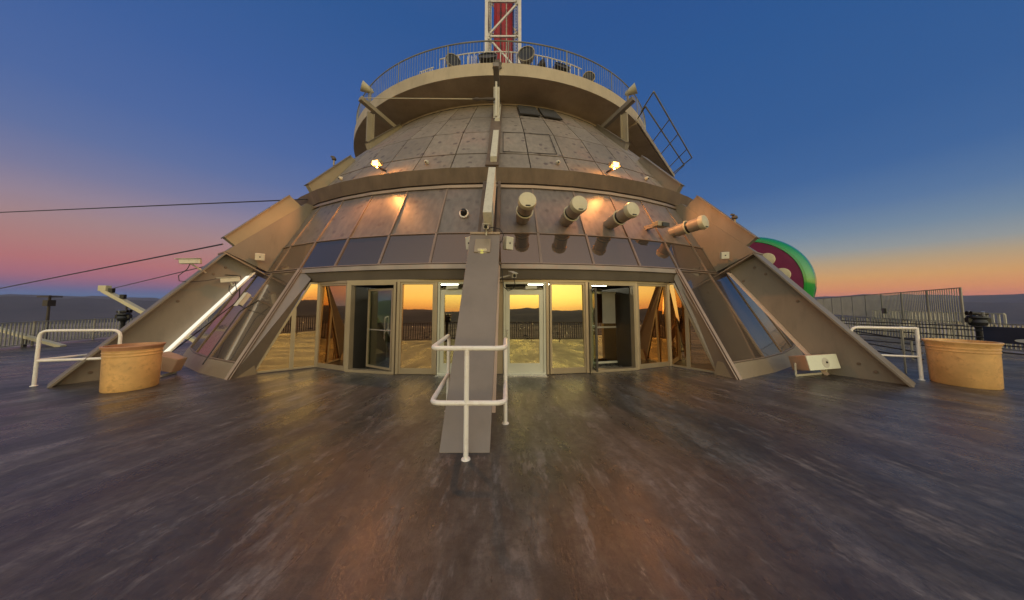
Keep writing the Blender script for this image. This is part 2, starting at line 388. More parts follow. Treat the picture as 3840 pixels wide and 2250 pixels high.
# ------------------------------------------------------------------ tower pod
FA = 32.4; CF = .35    # side fin planes, centre fin plane
SP = 5.81
T = thing('observation_tower', 'round tapering metal clad tower pod with doors, glass band, radial buttresses and a railed balcony', 'tower')
def cladrow(name, mat, r0, z0, r1, z1, ks, gap=.018, proud=.0, split=None, parent=T):
    d = MB()
    for k in ks:
        a0, a1 = k*SP, (k+1)*SP
        g0 = math.degrees(gap/r0); g1 = math.degrees(gap/r1)
        sl = Vector((r1-r0, z1-z0)).normalized(); gr, gz = sl.x*gap, sl.y*gap
        nn = (sl.y*.02, -sl.x*.02)
        p = [P(r0+gr, a0+g0, z0+gz), P(r0+gr, a1-g0, z0+gz), P(r1-gr, a1-g1, z1-gz), P(r1-gr, a0+g1, z1-gz)]
        am = (a0+a1)/2; o = rdir(am)*nn[0]+Vector((0, 0, nn[1]))
        o = o if o.z > 0 else -o
        d.hexa([p[0]-o*2, p[1]-o*2, p[1]+o*.2, p[0]+o*.2, p[3]-o*2, p[2]-o*2, p[2]+o*.2, p[3]+o*.2])
    o = d.build(name, mat, parent, smooth=False)
    rg = random.Random(int(r0*100)); at = o.data.color_attributes.new('tone', 'FLOAT_COLOR', 'CORNER')
    for p in o.data.polygons:
        g = random.Random((p.index//6)*31+int(r0*100)).uniform(.90, 1.09); h_ = random.Random((p.index//6)*17+3).uniform(-.03, .03)
        for li in p.loop_indices: at.data[li].color = (g*(1+h_), g, g*(1-h_), 1)
    return o
ALL = range(-19, 19)
# dark backing shell (sits 6 cm inside the cladding)
bk = MB(); bk.lathe([(14.24, 2.86), (13.80, 3.76), (12.92, 5.54), (12.9, 5.96), (12.2, 6.95), (11.3, 8.29), (8.88, 11.15)], n=76, a0=-19*SP*2, a1=19*SP*2)
bk.v = []; bk.f = []
prof = [(14.24, 2.86), (13.80, 3.76), (12.92, 5.54), (12.9, 5.96), (12.2, 6.95), (11.3, 8.29), (8.88, 11.15)]
for i in range(len(prof)-1):
    for k in ALL:
        (r0, z0), (r1, z1) = prof[i], prof[i+1]
        bk.add([P(r0, k*SP, z0), P(r0, (k+1)*SP, z0), P(r1, (k+1)*SP, z1), P(r1, k*SP, z1)], [(0, 1, 2, 3)])
bk.build('inner_shell', M['seam'], T, smooth=False)
cladrow('wall_panels', M['panel'], 13.90, 3.80, 13.0, 5.56, ALL)
cladrow('dome_panels', M['dome'], 13.0, 5.98, 12.30, 6.96, ALL)
cladrow('dome_panels', M['dome'], 12.30, 6.97, 11.40, 8.31, ALL)
cladrow('dome_panels', M['dome'], 11.40, 8.31, 10.2, 9.73, ALL)
cladrow('dome_panels', M['dome'], 10.2, 9.73, 9.0, 11.15, ALL)
# raised ribs between wall panels (each its own part)
for k in range(-12, 13):
    if k in (0, ): continue
    a = k*SP
    b = MB(); b.beam(P(13.93, a, 3.80), P(13.03, a, 5.50), .05, .05, rdir(a)); b.build('rib', M['mull'], T)
# small framed hatches on the dome, by the centre fin on the right
for (a0, a1, r0, z0, r1, z1) in ((5.9, 11.1, 10.0, 9.97, 9.15, 10.97), (11.9, 17.0, 10.0, 9.97, 9.15, 10.97)):
    h = MB(); k = .05
    q = [P(r0+k, a0, z0+k), P(r0+k, a1, z0+k), P(r1+k, a1, z1+k), P(r1+k, a0, z1+k)]
    h.prism(q, rdir((a0+a1)/2)*.03+Vector((0, 0, .03)))
    v = h.build('louvre_vent', M['louver'], T)
    s_ = MB()
    for j in range(9):
        t = (j+.5)/9; aa = q[0].lerp(q[3], t); bb = q[1].lerp(q[2], t); s_.beam(aa+Vector((0, 0, .04)), bb+Vector((0, 0, .04)), .03, .03)
    s_.build('slats', M['darkframe'], v)
# framed access hatch on the lower dome right of the fin
def frameline(pts, w=.02):
    d = MB()
    for i in range(len(pts)): d.beam(pts[i], pts[(i+1) % len(pts)], w, w)
    return d
frameline([P(12.26, .6+1.2, 7.06), P(12.29, 10.6, 7.06), P(11.47, 10.6, 8.28), P(11.44, 1.8, 8.28)]).build('hatch_frame', M['seam'], T)
# ledge / canopy ring
d = MB()
for k in ALL:
    a0, a1 = k*SP, (k+1)*SP
    sec = [(12.95, 5.55), (13.12, 5.57), (13.26, 6.0), (12.98, 6.03)]
    d.hexa([P(sec[0][0], a0, sec[0][1]), P(sec[1][0], a0, sec[1][1]), P(sec[2][0], a0, sec[2][1]), P(sec[3][0], a0, sec[3][1]),
            P(sec[0][0], a1, sec[0][1]), P(sec[1][0], a1, sec[1][1]), P(sec[2][0], a1, sec[2][1]), P(sec[3][0], a1, sec[3][1])])
d.build('ledge', M['ledge'], T, smooth=False)
d = MB()
for k in range(-12, 12):
    d.beam(P(13.1, k*SP, 5.47), P(13.1, (k+1)*SP, 5.47), .05, .09)
d.build('ledge_trim', M['mull'], T)

def quad_frame(q, w, t, nrm):
    """four bars round a quad (bl, br, tr, tl) lying inside it, butted end to end"""
    bl, br, tr, tl = [Vector(v) for v in q]; d = MB()
    def ins(a, b, c, dd):  # thin quad prism
        d.prism([a, b, c, dd], Vector(nrm)*t)
    def lerp(a, b, dist): return a+(b-a).normalized()*dist
    bl2, br2 = lerp(bl, tl, w), lerp(br, tr, w); tl2, tr2 = lerp(tl, bl, w), lerp(tr, br, w)
    ins(bl, br, br2, bl2); ins(tl2, tr2, tr, tl)
    ins(bl2, lerp(bl2, br2, w), lerp(tl2, tr2, w), tl2); ins(lerp(br2, bl2, w), br2, tr2, lerp(tr2, tl2, w))
    return d
def pane_quad(q, w, off, nrm, th=.012):
    bl, br, tr, tl = [Vector(v) for v in q]
    c = (bl+br+tr+tl)/4; f = lambda p: p+(c-p).normalized()*w*.98+Vector(nrm)*off
    # inset by w along edges
    def lerp(a, b, dist): return a+(b-a).normalized()*dist
    def ins(p, n1, n2): return lerp(p, n1, w*.9)+(n2-p).normalized()*w*.9+Vector(nrm)*off
    return MB().prism([ins(bl, br, tl), ins(br, bl, tr), ins(tr, tl, br), ins(tl, tr, bl)], Vector(nrm)*th)
def window(name, q, w, t, fm, gm, parent=T, off=0.0, label=None):
    bl, br, tr, tl = [Vector(v) for v in q]
    nrm = (br-bl).cross(tl-bl).normalized()
    f = quad_frame(q, w, t, nrm).build(name, fm, parent)
    gq = q if not name.startswith('side') else [Vector(q[0])+nrm*.022, Vector(q[1])+nrm*.022, Vector(q[2])-nrm*.022, Vector(q[3])-nrm*.022]
    g = pane_quad(gq, w, off-.004, nrm).build('pane', gm, f)
    if label: f['label'] = label
    return f, g
# glass band windows
for k in range(-12, 12):
    a0, a1 = k*SP, (k+1)*SP
    window('window', [P(14.36, a0, 2.86), P(14.36, a1, 2.86), P(13.92, a1, 3.79), P(13.92, a0, 3.79)], .028, .06, M['mull'], M['bandglass'] if -4 <= k < 4 else M['slopeglass'])
d = MB()
for k in range(-4, 4):
    a0, a1 = k*SP*.998, (k+1)*SP*.998
    d.hexa([P(14.2, a0, 2.74), P(14.43, a0, 2.73), P(14.43, a1, 2.73), P(14.2, a1, 2.74), P(14.2, a0, 2.855), P(14.40, a0, 2.85), P(14.40, a1, 2.85), P(14.2, a1, 2.855)])
d.build('sill_band', M['sill'], T)
d = MB()
for k in range(-4, 4):
    a0, a1 = k*SP*.99, (k+1)*SP*.99
    d.hexa([P(14.15, a0, 2.47), P(14.34, a0, 2.47), P(14.34, a1, 2.47), P(14.15, a1, 2.47), P(14.15, a0, 2.735), P(14.38, a0, 2.725), P(14.38, a1, 2.725), P(14.15, a1, 2.735)])
d.build('fascia', M['soffit'], T)
d = MB(); SO = []
for k in range(-4, 5): SO.append(P(14.30, k*SP*.99, 2.52))
for k in range(4, -5, -1): SO.append(P(12.6, k*SP*.99, 2.52))
d.prism(SO, (0, 0, .05)); d.build('soffit', M['soffit'], T)

# lower sloped glazing beside the entrance
def slope(a, t, dr=0): # point on lower slope line t in 0..1
    return P(15.87+(14.38-15.87)*t+dr, a, 2.86*t)
CURB = .12
for sgn in (-1, 1):
    mul = [22.9, 29.0, 34.4, 40.2, 46.0, 51.8, 57.6, 63.4, 69.2]
    for i in range(len(mul)-1):
        a0, a1 = sgn*mul[i], sgn*mul[i+1]
        if sgn < 0: a0, a1 = a1, a0
        window('window', [slope(a0, CURB), slope(a1, CURB), slope(a1, .985), slope(a0, .985)], .03, .06, M['mull'], M['slopeglass'])
    d = MB()
    for i in range(len(mul)-1):
        a0, a1 = sgn*mul[i], sgn*mul[i+1]
        d.hexa([P(15.3, a0, 0), P(15.90, a0, .0), P(15.90, a1, .0), P(15.3, a1, 0), slope(a0, CURB, -.3), slope(a0, CURB, .04), slope(a1, CURB, .04), slope(a1, CURB, -.3)])
    d.build('curb', M['frame'], T)

# ------------------------------------------------------------------ entrance wall
WP = [(-6.12, -14.12), (-4.97, -13.28), (-3.80, -13.80), (-2.30, -14.10), (-1.30, -14.13), (.16, -14.13), (1.62, -14.11), (2.70, -13.95), (4.19, -13.58), (5.36, -13.12), (6.15, -13.88)]
WP = [Vector((x, y, 0)) for x, y in WP]
HT = 2.47
def wq(a, b, z0, z1, ins=.02):
    u = (b-a).normalized()*ins
    return [a+u+Vector((0, 0, z0)), b-u+Vector((0, 0, z0)), b-u+Vector((0, 0, z1)), a+u+Vector((0, 0, z1))]
for i in range(1, 10):
    d = MB(); d.box(WP[i]+Vector((0, .0, HT/2+.003)), (.075, .12, HT-.01)); d.build('mullion', M['frame'], T, bevel=.006)
# head beam
d = MB()
for i in range(1, 9):
    d.beam(WP[i]+Vector((0, .0, HT-.035)), WP[i+1]+Vector((0, 0, HT-.035)), .13, .065)
d.build('head_beam', M['frame'], T)
TOP = HT-.07
def lite(i, gm=None, w=.055, z1=TOP, sill=.14):
    f, g = window('side_window', wq(WP[i], WP[i+1], .012, z1, .04), w, .07, M['frame'], gm or M['doorglass'])
    a, b = wq(WP[i], WP[i+1], 0, 1, .10)[:2]
    s_ = MB(); s_.beam(a+Vector((0, -.002, sill/2+.02)), b+Vector((0, -.002, sill/2+.02)), .06, sill-.03); s_.build('kick_plate', M['frame'], f)
lite(1, M['sideglass']); lite(3-0) if False else None
lite(8, M['sideglass'])
def lite2(a, b, gm, fm=None):
    q = wq(a, b, .012, TOP, .0)
    f, g = window('side_window', q, .055, .07, fm or M['frame'], gm)
    u = (b-a).normalized()*.056
    s_ = MB(); s_.beam(a+u+Vector((0, -.0, .115)), b-u+Vector((0, 0, .115)), .06, .095); s_.build('kick_plate', fm or M['frame'], f)
lite2(WP[3]+Vector((.04, 0, 0)), WP[4]+Vector((-.04, 0, 0)), M['sideglass'])
lite2(WP[6]+Vector((.06, 0, 0)), WP[7]+Vector((-.04, 0, 0)), M['doorglass'])
# slanting side walls of the porch, cut off by the slope of the jamb
PORCH = {}
def poly_frame(pts, w, t, nrm):
    n = len(pts); c = sum(pts, Vector())/n; d = MB(); inn = []
    for i in range(n):
        p, a_, b_ = pts[i], (pts[i-1]-pts[i]).normalized(), (pts[(i+1) % n]-pts[i]).normalized()
        sn = max(.25, a_.cross(b_).length); inn.append(p+(a_+b_)*(w/sn))
    for i in range(n):
        j = (i+1) % n; d.prism([pts[i], pts[j], inn[j], inn[i]], nrm*t)
    return d, inn
for sx, W0, gm in ((-1, WP[1], M['sideglass']), (1, WP[9], M['sideglass'])):
    B = Vector((sx*6.07, -14.11, .012)); Tt = Vector((sx*5.17, -13.43, HT-.02)) if sx < 0 else Vector((5.52, -13.25, HT-.02))
    W0b, W0t = W0+Vector((0, 0, .012)), W0+Vector((0, 0, HT-.02))
    kx = .42; mb = W0b.lerp(B, kx)
    # height where the sloping edge crosses the mullion
    u = (B-W0b); u.z = 0; L_ = u.length; tt = (Tt-W0b); tt.z = 0; lt = tt.length; f_ = (L_-kx*L_)/(L_-lt)
    mt = Vector((mb.x, mb.y, .012+(HT-.032)*min(1, f_)))
    nrm = u.normalized().cross(Vector((0, 0, 1))); nrm = nrm if nrm.y < 0 else -nrm
    PORCH[sx] = (B, Tt)
    for pts in ([W0b, mb, mt, Tt, W0t], [mb, B, mt]):
        fr, inn = poly_frame(pts, .05, .06, nrm)
        f = fr.build('side_window', M['frame'], T); MB().prism(inn, nrm*.012).build('pane', gm, f)
for sgn in (-1, 1):
    J0, J1 = P(15.87, sgn*22.9, 0), P(14.38, sgn*22.95, 2.86); B, Tt = PORCH[sgn]
    d = MB(); nn = (J1-J0).cross(B-J0).normalized(); nn = nn if nn.y > 0 else -nn
    d.prism([J0, J1, Tt+Vector((0, 0, .1)), B-Vector((0, 0, .012))], nn*.06)
    j = d.build('jamb', M['fincent'], T, bevel=.008)
    d = MB(); d.beam(J0+Vector((-sgn*.07, -.03, .0)), J1+Vector((-sgn*.07, -.03, 0)), .02, .03, (0, -1, 0))
    d.beam(J0+Vector((sgn*.02, -.03, 0)), J1+Vector((sgn*.02, -.03, 0)), .07, .03, (0, -1, 0)); d.build('edge_trim', M['mull'], j)
# hinged doors either side of the centre fin
def door(a, b, hinge_left, label):
    a = a.copy(); b = b.copy()
    u = (b-a).normalized()
    f = quad_frame(wq(a, b, .005, TOP, 0), .05, .11, u.cross(Vector((0, 0, 1)))).build('door', M['whitef'], T); f['label'] = label
    nrm = u.cross(Vector((0, 0, 1)))
    a2, b2 = a+u*.056, b-u*.056
    q = [a2+Vector((0, 0, .02)), b2+Vector((0, 0, .02)), b2+Vector((0, 0, 2.20)), a2+Vector((0, 0, 2.20))]
    l = MB()
    w = .105
    l.prism([q[0], q[1], q[1]+Vector((0, 0, .27)), q[0]+Vector((0, 0, .27))], nrm*.05)
    l.prism([q[3]-Vector((0, 0, .13)), q[2]-Vector((0, 0, .13)), q[2], q[3]], nrm*.05)
    l.prism([q[0]+Vector((0, 0, .27)), q[0]+u*w+Vector((0, 0, .27)), q[3]+u*w-Vector((0, 0, .13)), q[3]-Vector((0, 0, .13))], nrm*.05)
    l.prism([q[1]-u*w+Vector((0, 0, .27)), q[1]+Vector((0, 0, .27)), q[2]-Vector((0, 0, .13)), q[2]-u*w-Vector((0, 0, .13))], nrm*.05)
    l.build('door_leaf', M['whitef'], f)
    MB().prism([q[0]+u*w*.95+Vector((0, 0, .26)), q[1]-u*w*.95+Vector((0, 0, .26)), q[2]-u*w*.95-Vector((0, 0, .12))-nrm*.03, q[3]+u*w*.95-Vector((0, 0, .12))-nrm*.03], nrm*.01).build('pane', M['doorglass'], f)
    c = MB(); hx = (b2-u*.32) if not hinge_left else (a2+u*.32)
    c.box(hx+nrm*.06+Vector((0, 0, 2.26)), (.30, .07, .07)); c.tube([hx+nrm*.07+Vector((0, 0, 2.23)), hx+nrm*.10-u*.15+Vector((0, 0, 2.21))], .012); c.build('door_closer', M['whitef'], f)
    h = MB(); hp = (a2+u*.05) if not hinge_left else (b2-u*.05)
    h.box(hp+nrm*.045+Vector((0, 0, 1.05)), (.03, .05, .22)); h.build('handle', M['chrome'], f)
    s_ = MB(); s_.beam(a+nrm*.12+Vector((0, 0, .012)), b+nrm*.12+Vector((0, 0, .012)), .22, .022); s_.build('threshold', M['chrome'], f)
door(WP[4]+Vector((.05, 0, 0)), Vector((-.16, -14.13, 0)), True, 'pale glazed door left of the centre buttress')
door(Vector((.47, -14.13, 0)), WP[6]+Vector((-.05, 0, 0)), False, 'pale glazed door right of the centre buttress')
d = MB(); d.box((.155, -14.05, HT/2), (.60, .10, HT-.02)); d.build('mullion', M['frame'], T)
# portals with a leaf standing open
def portal(a, b, leaf, label, right):
    u = (b-a).normalized(); nrm = u.cross(Vector((0, 0, 1)))
    a1, b1 = a+u*.05, b-u*.05
    f = quad_frame(wq(a1, b1, .004, TOP, 0), .07, .16, nrm).build('door', M['frame'], T); f['label'] = label
    # deep dark vestibule: reveals and inner frame
    back = -nrm*1.5
    r = MB()
    for p in (a1+u*.07, b1-u*.07):
        r.prism([p+Vector((0, 0, 0))-nrm*.08, p+back, p+back+Vector((0, 0, 2.3)), p-nrm*.08+Vector((0, 0, 2.3))], u*.03)
    r.build('reveal', M['darkframe'], f)
    # inner pair of frames (crossing wings of the vestibule)
    g = MB(); c0, c1 = a1+back+u*.07, b1+back-u*.07
    n_ = 2
    for i in range(n_+1):
        p = c0.lerp(c1, i/n_); g.box(p+Vector((0, 0, 1.1)), (.05, .05, 2.2))
    for z in (.06, 1.0, 2.2): g.beam(c0+Vector((0, 0, z)), c1+Vector((0, 0, z)), .04, .05)
    g.build('inner_frame', M['whitef'] if right else M['rail'], f)
    # open leaf
    p0, p1 = leaf
    v = (p1-p0).normalized(); ln = v.cross(Vector((0, 0, 1)))
    lf = quad_frame([p0+Vector((0, 0, .10)), p1+Vector((0, 0, .10)), p1+Vector((0, 0, 2.24)), p0+Vector((0, 0, 2.24))], .055, .05, ln).build('door_leaf', M['frame'] if not right else M['darkframe'], f)
    pane_quad([p0+Vector((0, 0, .10)), p1+Vector((0, 0, .10)), p1+Vector((0, 0, 2.24)), p0+Vector((0, 0, 2.24))], .055, 0, ln).build('pane', M['clear'], lf)
    m_ = MB(); m_.beam(p0+v*.056+Vector((0, 0, 1.12)), p1-v*.056+Vector((0, 0, 1.12)), .03, .025); m_.build('push_bar', M['chrome'], lf)
    return f, nrm, u
fL, nL, uL = portal(WP[2], WP[3], (Vector((-3.35, -13.62, 0)), Vector((-2.44, -14.12, 0))), 'dark portal with pale framed leaf ajar and a green notice, left of the doors', False)
fR, nR, uR = portal(WP[7], WP[8], (Vector((2.86, -14.28, 0)), Vector((2.96, -13.15, 0))), 'dark portal with its leaf open edge on, right of the doors', True)
d = MB(); d.box((-2.86, -13.72, 1.78), (.40, .012, .95), R_(-12)); d.build('notice', M['poster'], fL)
d = MB(); d.box((3.60, -13.08, 1.72), (.42, .012, .95), R_(10)); d.build('notice', M['postergrey'], fR)
# second glazed screen inside the right portal
MB().prism([Vector((3.12, -13.05, .12)), Vector((3.98, -12.85, .12)), Vector((3.98, -12.82, 2.14)), Vector((3.12, -13.02, 2.14))], (.004, -.012, 0)).build('pane', M['sideglass'], fR)
f = quad_frame([Vector((3.05, -13.08, .05)), Vector((4.05, -12.85, .05)), Vector((4.05, -12.85, 2.2)), Vector((3.05, -13.08, 2.2))], .06, .05, (.2, -.97, 0)).build('inner_frame', M['whitef'], fR)
MB().prism([Vector((3.05, -13.06, 1.10)), Vector((4.05, -12.83, 1.10)), Vector((4.05, -12.83, 1.15)), Vector((3.05, -13.06, 1.15))], (.006, -.05, 0)).build('push_bar', M['rail'], fR)
# rooms behind
d = MB(); d.lathe([(9.2, 0), (9.2, 2.6)], n=24, a0=-60, a1=60); d.build('inner_wall', paint('lobby_wall', (.34, .27, .15, 1), rough=.8), T)
d = MB(); d.prism([P(14.0, a, 2.62) for a in range(-60, 61, 6)]+[P(9.2, a, 2.62) for a in range(60, -61, -6)], (0, 0, .04)); d.build('lobby_ceiling', M['dark'], T)
d = MB()
for a in (-14, -9, 9, 14, 20): d.box(P(11.4, a, 2.56), (1.0, .12, .05), R_(a))
d.build('ceiling_light', M['tubeglow'], T)
kk = thing('counter', 'yellow counter with dark screens seen inside through the right portal', 'counter', P(11.6, 15, 0))
MB().box(P(11.6, 15, .5), (1.1, .6, 1.0), R_(15)).build('counter_body', M['kiosk'], kk, bevel=.01)
MB().box(P(11.6, 15, 1.03), (1.25, .7, .05), R_(15)).build('counter_top', M['whitef'], kk)
dd = MB(); dd.box(P(11.7, 14, 1.27), (.42, .05, .32), R_(15)); dd.box(P(11.7, 14, 1.08), (.1, .15, .05), R_(15)); dd.build('screen', M['black'], kk)
kk = thing('display_bench', 'low wooden bench with dark bags seen inside the left portal', 'bench', P(12.0, -11.5, 0))
MB().box(P(12.0, -11.5, .45), (1.3, .5, .05), R_(-11)).build('seat', M['kiosk'], kk)
for q in (-14, -9): MB().box(P(12.0, q, .21), (.05, .45, .42), R_(q)).build('leg', M['darkframe'], kk)

# ------------------------------------------------------------------ radial buttresses
def fin(a, side, webm):
    """a plane angle; side=+1/-1 for which strip face is bright"""
    R = rdir(a); Tn = tdir(a); Z = Vector((0, 0, 1))
    def pt(r, z): return R*r+Z*z
    inner = [(16.70, 0), (14.72, 2.80), (14.2, 3.55)]
    outer = [(17.93, 0), (15.36, 3.36)]
    # web
    d = MB(); d.prism([pt(17.90, 0), pt(15.33, 3.34), pt(14.30, 3.45), pt(14.72, 2.80), pt(16.70, 0)], Tn*.14)
    b = d.build('buttress', webm, T)
    # outer flange, lower length
    d = MB(); n_ = Vector(R*(3.36)+Z*(2.57)).normalized()*.05
    q0, q1 = pt(17.97, 0), pt(15.40, 3.36)
    d.hexa([q0-Tn*.31-R*.06, q0-Tn*.31, q0+Tn*.31, q0+Tn*.31-R*.06, q1-Tn*.33-R*.06, q1-Tn*.33, q1+Tn*.33, q1+Tn*.33-R*.06])
    of = d.build('outer_flange', M['fincent'] if abs(a) < 5 else M['fin'], b, bevel=.006)
    # inner flange
    d = MB(); q0, q1 = pt(16.70, 0), pt(14.70, 2.84)
    d.hexa([q0-Tn*.31-R*.05, q0-Tn*.31, q0+Tn*.31, q0+Tn*.31-R*.05, q1-Tn*.31-R*.05, q1-Tn*.31, q1+Tn*.31, q1+Tn*.31-R*.05])
    d.build('inner_flange', M['stripw'] if a < -5 else M['stripd'], b)
    if a < -5:  # glowing sheet added over the left flange, where paint alone stays too dim
        q0, q1 = pt(16.52, .30), pt(14.80, 2.72); d = MB()
        d.hexa([q0+Tn*.09+R*.0, q0+Tn*.09+R*.03, q0+Tn*.33+R*.03, q0+Tn*.33+R*.0, q1+Tn*.09+R*.0, q1+Tn*.09+R*.03, q1+Tn*.33+R*.03, q1+Tn*.33+R*.0])
        d.build('added_glow_face', M['flangeglow'], b)
    # end plate at the top of the lower length (diagonal seam)
    d = MB(); d.prism([pt(15.42, 3.37), pt(15.42, 3.41), pt(14.28, 2.74), pt(14.28, 2.70)], Tn*.66); d.build('seam_plate', M['mull'], b)
    for (r_, z_) in ((15.3, 2.95), (15.55, 2.72), (15.0, 2.55), (17.2, .35), (17.45, .2), (16.2, 1.9)):
        for sd_ in (-1, 1): MB().lathe([(0, .02), (.035, .018), (.04, 0)], pt(r_, z_)+Tn*.07*sd_, 6, Tn*sd_).build('bolt', M['ledge'], b)
    # upper web running under the ledge and up the dome
    lower = [(14.45, 2.9), (13.95, 3.72), (13.05, 5.52)]
    d = MB(); d.prism([pt(15.36, 3.43), pt(13.30, 5.58), pt(12.95, 5.56), pt(13.85, 3.75), pt(14.3, 2.9)], Tn*(.34 if abs(a) > 5 else .20)); d.build('upper_web', webm, b)
    # flat cover strips up the dome
    segs = [((13.30, 6.02), (12.42, 7.0)), ((12.42, 7.0), (11.5, 8.37)), ((11.5, 8.37), (9.1, 11.2))]
    cw = .2
    for (r0, z0), (r1, z1) in (segs if abs(a) < 5 else ()):
        d = MB(); nn = Vector((z1-z0, r0-r1)).normalized()*.03
        d.hexa([pt(r0-nn.x, z0-nn.y)-Tn*cw, pt(r0+nn.x, z0+nn.y)-Tn*cw, pt(r0+nn.x, z0+nn.y)+Tn*cw, pt(r0-nn.x, z0-nn.y)+Tn*cw,
                pt(r1-nn.x, z1-nn.y)-Tn*cw, pt(r1+nn.x, z1+nn.y)-Tn*cw, pt(r1+nn.x, z1+nn.y)+Tn*cw, pt(r1-nn.x, z1-nn.y)+Tn*cw])
        d.build('cover_strip', M['ledge'], b)
    # stepped risers
    for poly in ([(15.38, 3.87), (13.80, 5.72), (13.34, 5.36), (14.95, 3.50)],
                 [(13.26, 6.34), (11.75, 8.16), (11.28, 7.92), (12.2, 6.4), (12.95, 5.85)],
                 [(11.03, 9.12), (9.42, 10.90), (9.10, 10.60), (10.3, 8.9), (10.80, 8.50)]):
        d = MB(); d.prism([pt(*p)+(Tn*.04 if abs(a) < 5 else Tn*0) for p in poly], Tn*(.20 if abs(a) < 5 else .24)); rs = d.build('riser', M['whitecab'] if abs(a) < 5 else (M['riser'] if a < 0 else M['fin']), b, bevel=.006)
        if abs(a) < 5: continue
        lip = MB(); lip.beam(pt(*poly[0])+R*.02, pt(*poly[1])+R*.02, .36, .03, R); lip.build('lip', M['fin'], rs)
    # post and arm carrying the balcony
    d = MB(); d.beam(pt(10.92, 9.2), pt(10.92, 10.62), .07, .26, R); d.beam(pt(10.78, 9.28), pt(10.78, 10.6), .24, .04, R); d.build('strut', M['riser'] if abs(a) > 5 else M['whitecab'], b)
    d = MB(); d.beam(pt(9.6, 10.62), pt(11.40, 11.02), .22, .2); d.build('arm', M['riser'] if a < 0 else M['fin'], b, bevel=.01)
    if abs(a) < 5:
        # channels and narrow conduit cover climbing beside the web
        for s_ in (-1, 1):
            d = MB(); d.beam(pt(14.45, 3.42)+Tn*.24*s_, pt(13.16, 5.5)+Tn*.22*s_, .09, .22, R); d.build('channel', M['ledge'], b)
        d = MB(); d.beam(pt(14.92, 3.5)+Tn*.05, pt(14.35, 4.42)+Tn*.05, .14, .1, R); d.build('conduit_cover', M['whitecab'], b)
    return b
fC = fin(CF, 0, M['fincent']); fLt = fin(-FA, 1, M['fin']); fRt = fin(FA+.3, -1, M['fin'])
fC['label'] = 'centre buttress seen edge on'; fLt['label'] = 'left buttress with pale inner strip'; fRt['label'] = 'right buttress with tan inner strip'

# ------------------------------------------------------------------ balcony
BR = 10.33
d = MB(); d.lathe([(9.3, 12.0), (BR, 12.04), (BR, 12.10), (BR-.02, 12.10), (BR-.02, 12.02), (BR, 11.50), (BR-.06, 11.47), (9.05, 11.10)], n=124, a0=-150, a1=150)
bal = MB(); bal.lathe([(BR-.05, 11.5), (BR, 11.5), (BR, 12.06), (9.0, 12.06)], n=124, a0=-150, a1=150)
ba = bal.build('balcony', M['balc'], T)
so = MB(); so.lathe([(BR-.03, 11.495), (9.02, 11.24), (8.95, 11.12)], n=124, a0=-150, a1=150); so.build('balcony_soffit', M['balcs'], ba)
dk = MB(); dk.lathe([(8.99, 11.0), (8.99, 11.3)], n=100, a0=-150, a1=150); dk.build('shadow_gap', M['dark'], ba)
rl = MB()
RR = 10.22; pts = [P(RR, a, 13.16) for a in range(-120, 121, 2)]; rl.tube(pts, .03, 6)
pts = [P(RR, a, 12.14) for a in range(-120, 121, 2)]; rl.tube(pts, .018, 6)
for a in range(-120, 121, 15): rl.tube([P(RR, a+3, 12.06), P(RR, a+3, 13.16)], .025, 6)
ro = rl.build('railing', M['balrail'], ba)
pk = MB()
a = -119
while a < 120:
    pk.beam(P(RR, a, 12.14), P(RR, a, 13.14), .012, .012); a += .8
pk.build('pickets', M['balrail'], ro)
# rust rosette at the balcony edge over the centre strut
d = MB(); ro_pts = []
for i in range(16):
    a = 2*math.pi*i/16; r = .30 if i % 2 else .22
    ro_pts.append(P(BR+.03, CF, 11.93)+tdir(CF)*(r*.72*math.cos(a))+Vector((0, 0, r*1.0*math.sin(a)-.02)))
d.prism(ro_pts, rdir(0)*.04); d.build('cover_plate', M['soffit'], ba)
# inner pale railing
ir = MB()
for (a0, a1, zt) in ((-24, -19, 13.15), (-17, 26, 13.45),):
    ir.tube([P(9.4, a, zt) for a in range(a0, a1+1, 1)], .03, 6)
    a = a0
    while a <= a1+.01: ir.beam(P(9.4, a, 12.06), P(9.4, a, zt), .03, .03); a += .75 if a0 < -18 else 1.5
ir.build('inner_railing', M['truss'], ba)
for a in (-8.4, -7.2, -6, -4.8, -3.6, -21.8, -20.9): MB().beam(P(9.35, a, 12.06), P(9.35, a, 13.3 if a > -15 else 13.0), .16, .03).build('pale_screen', M['truss'], ba)
# maintenance gantry platform, right of the balcony
gp = thing('maintenance_gantry', 'tan platform with tubular ladder frame projecting right of the balcony', 'gantry', (7.4, -7.3, 11.4))
poly = [(7.30, -7.35), (12.85, -1.05), (11.9, .2), (10.4, .0), (7.2, -5.2), (6.6, -6.6)]
MB().prism([Vector((x, y, 11.44)) for x, y in poly], (0, 0, .16)).build('platform', M['balcs'], gp)
MB().beam((7.33, -7.42, 11.50), (12.93, -1.08, 11.50), .05, .26).build('edge_beam', M['balc'], gp)
g = MB(); A0, A1 = Vector((7.33, -7.42, 11.62)), Vector((12.93, -1.08, 11.62)); up = Vector((.10, -.06, 0))
o1 = Vector((.05, -.75, .10)); o2 = Vector((-.02, -1.7, .12))
T1a, T1b = A0+o1*1.0+Vector((0, 0, .0)), A1+o1*1.5
T2a, T2b = A0+o2, A1+o2*1.25
for p, q in ((T1a, T1b), (T2a, T2b)): g.tube([p, q], .04, 6)
for t in (0, .0): g.tube([A0, T1a], .035, 6)
g.tube([A0+Vector((.0, -.4, .1)), T2a], .035, 6); g.tube([A1, T1b], .035, 6); g.tube([A1+Vector((-.2, -.2, .0)), T2b], .035, 6)
for t in (.33, .55, .82):
    g.tube([A0.lerp(A1, t), T2a.lerp(T2b, t)], .03, 6)
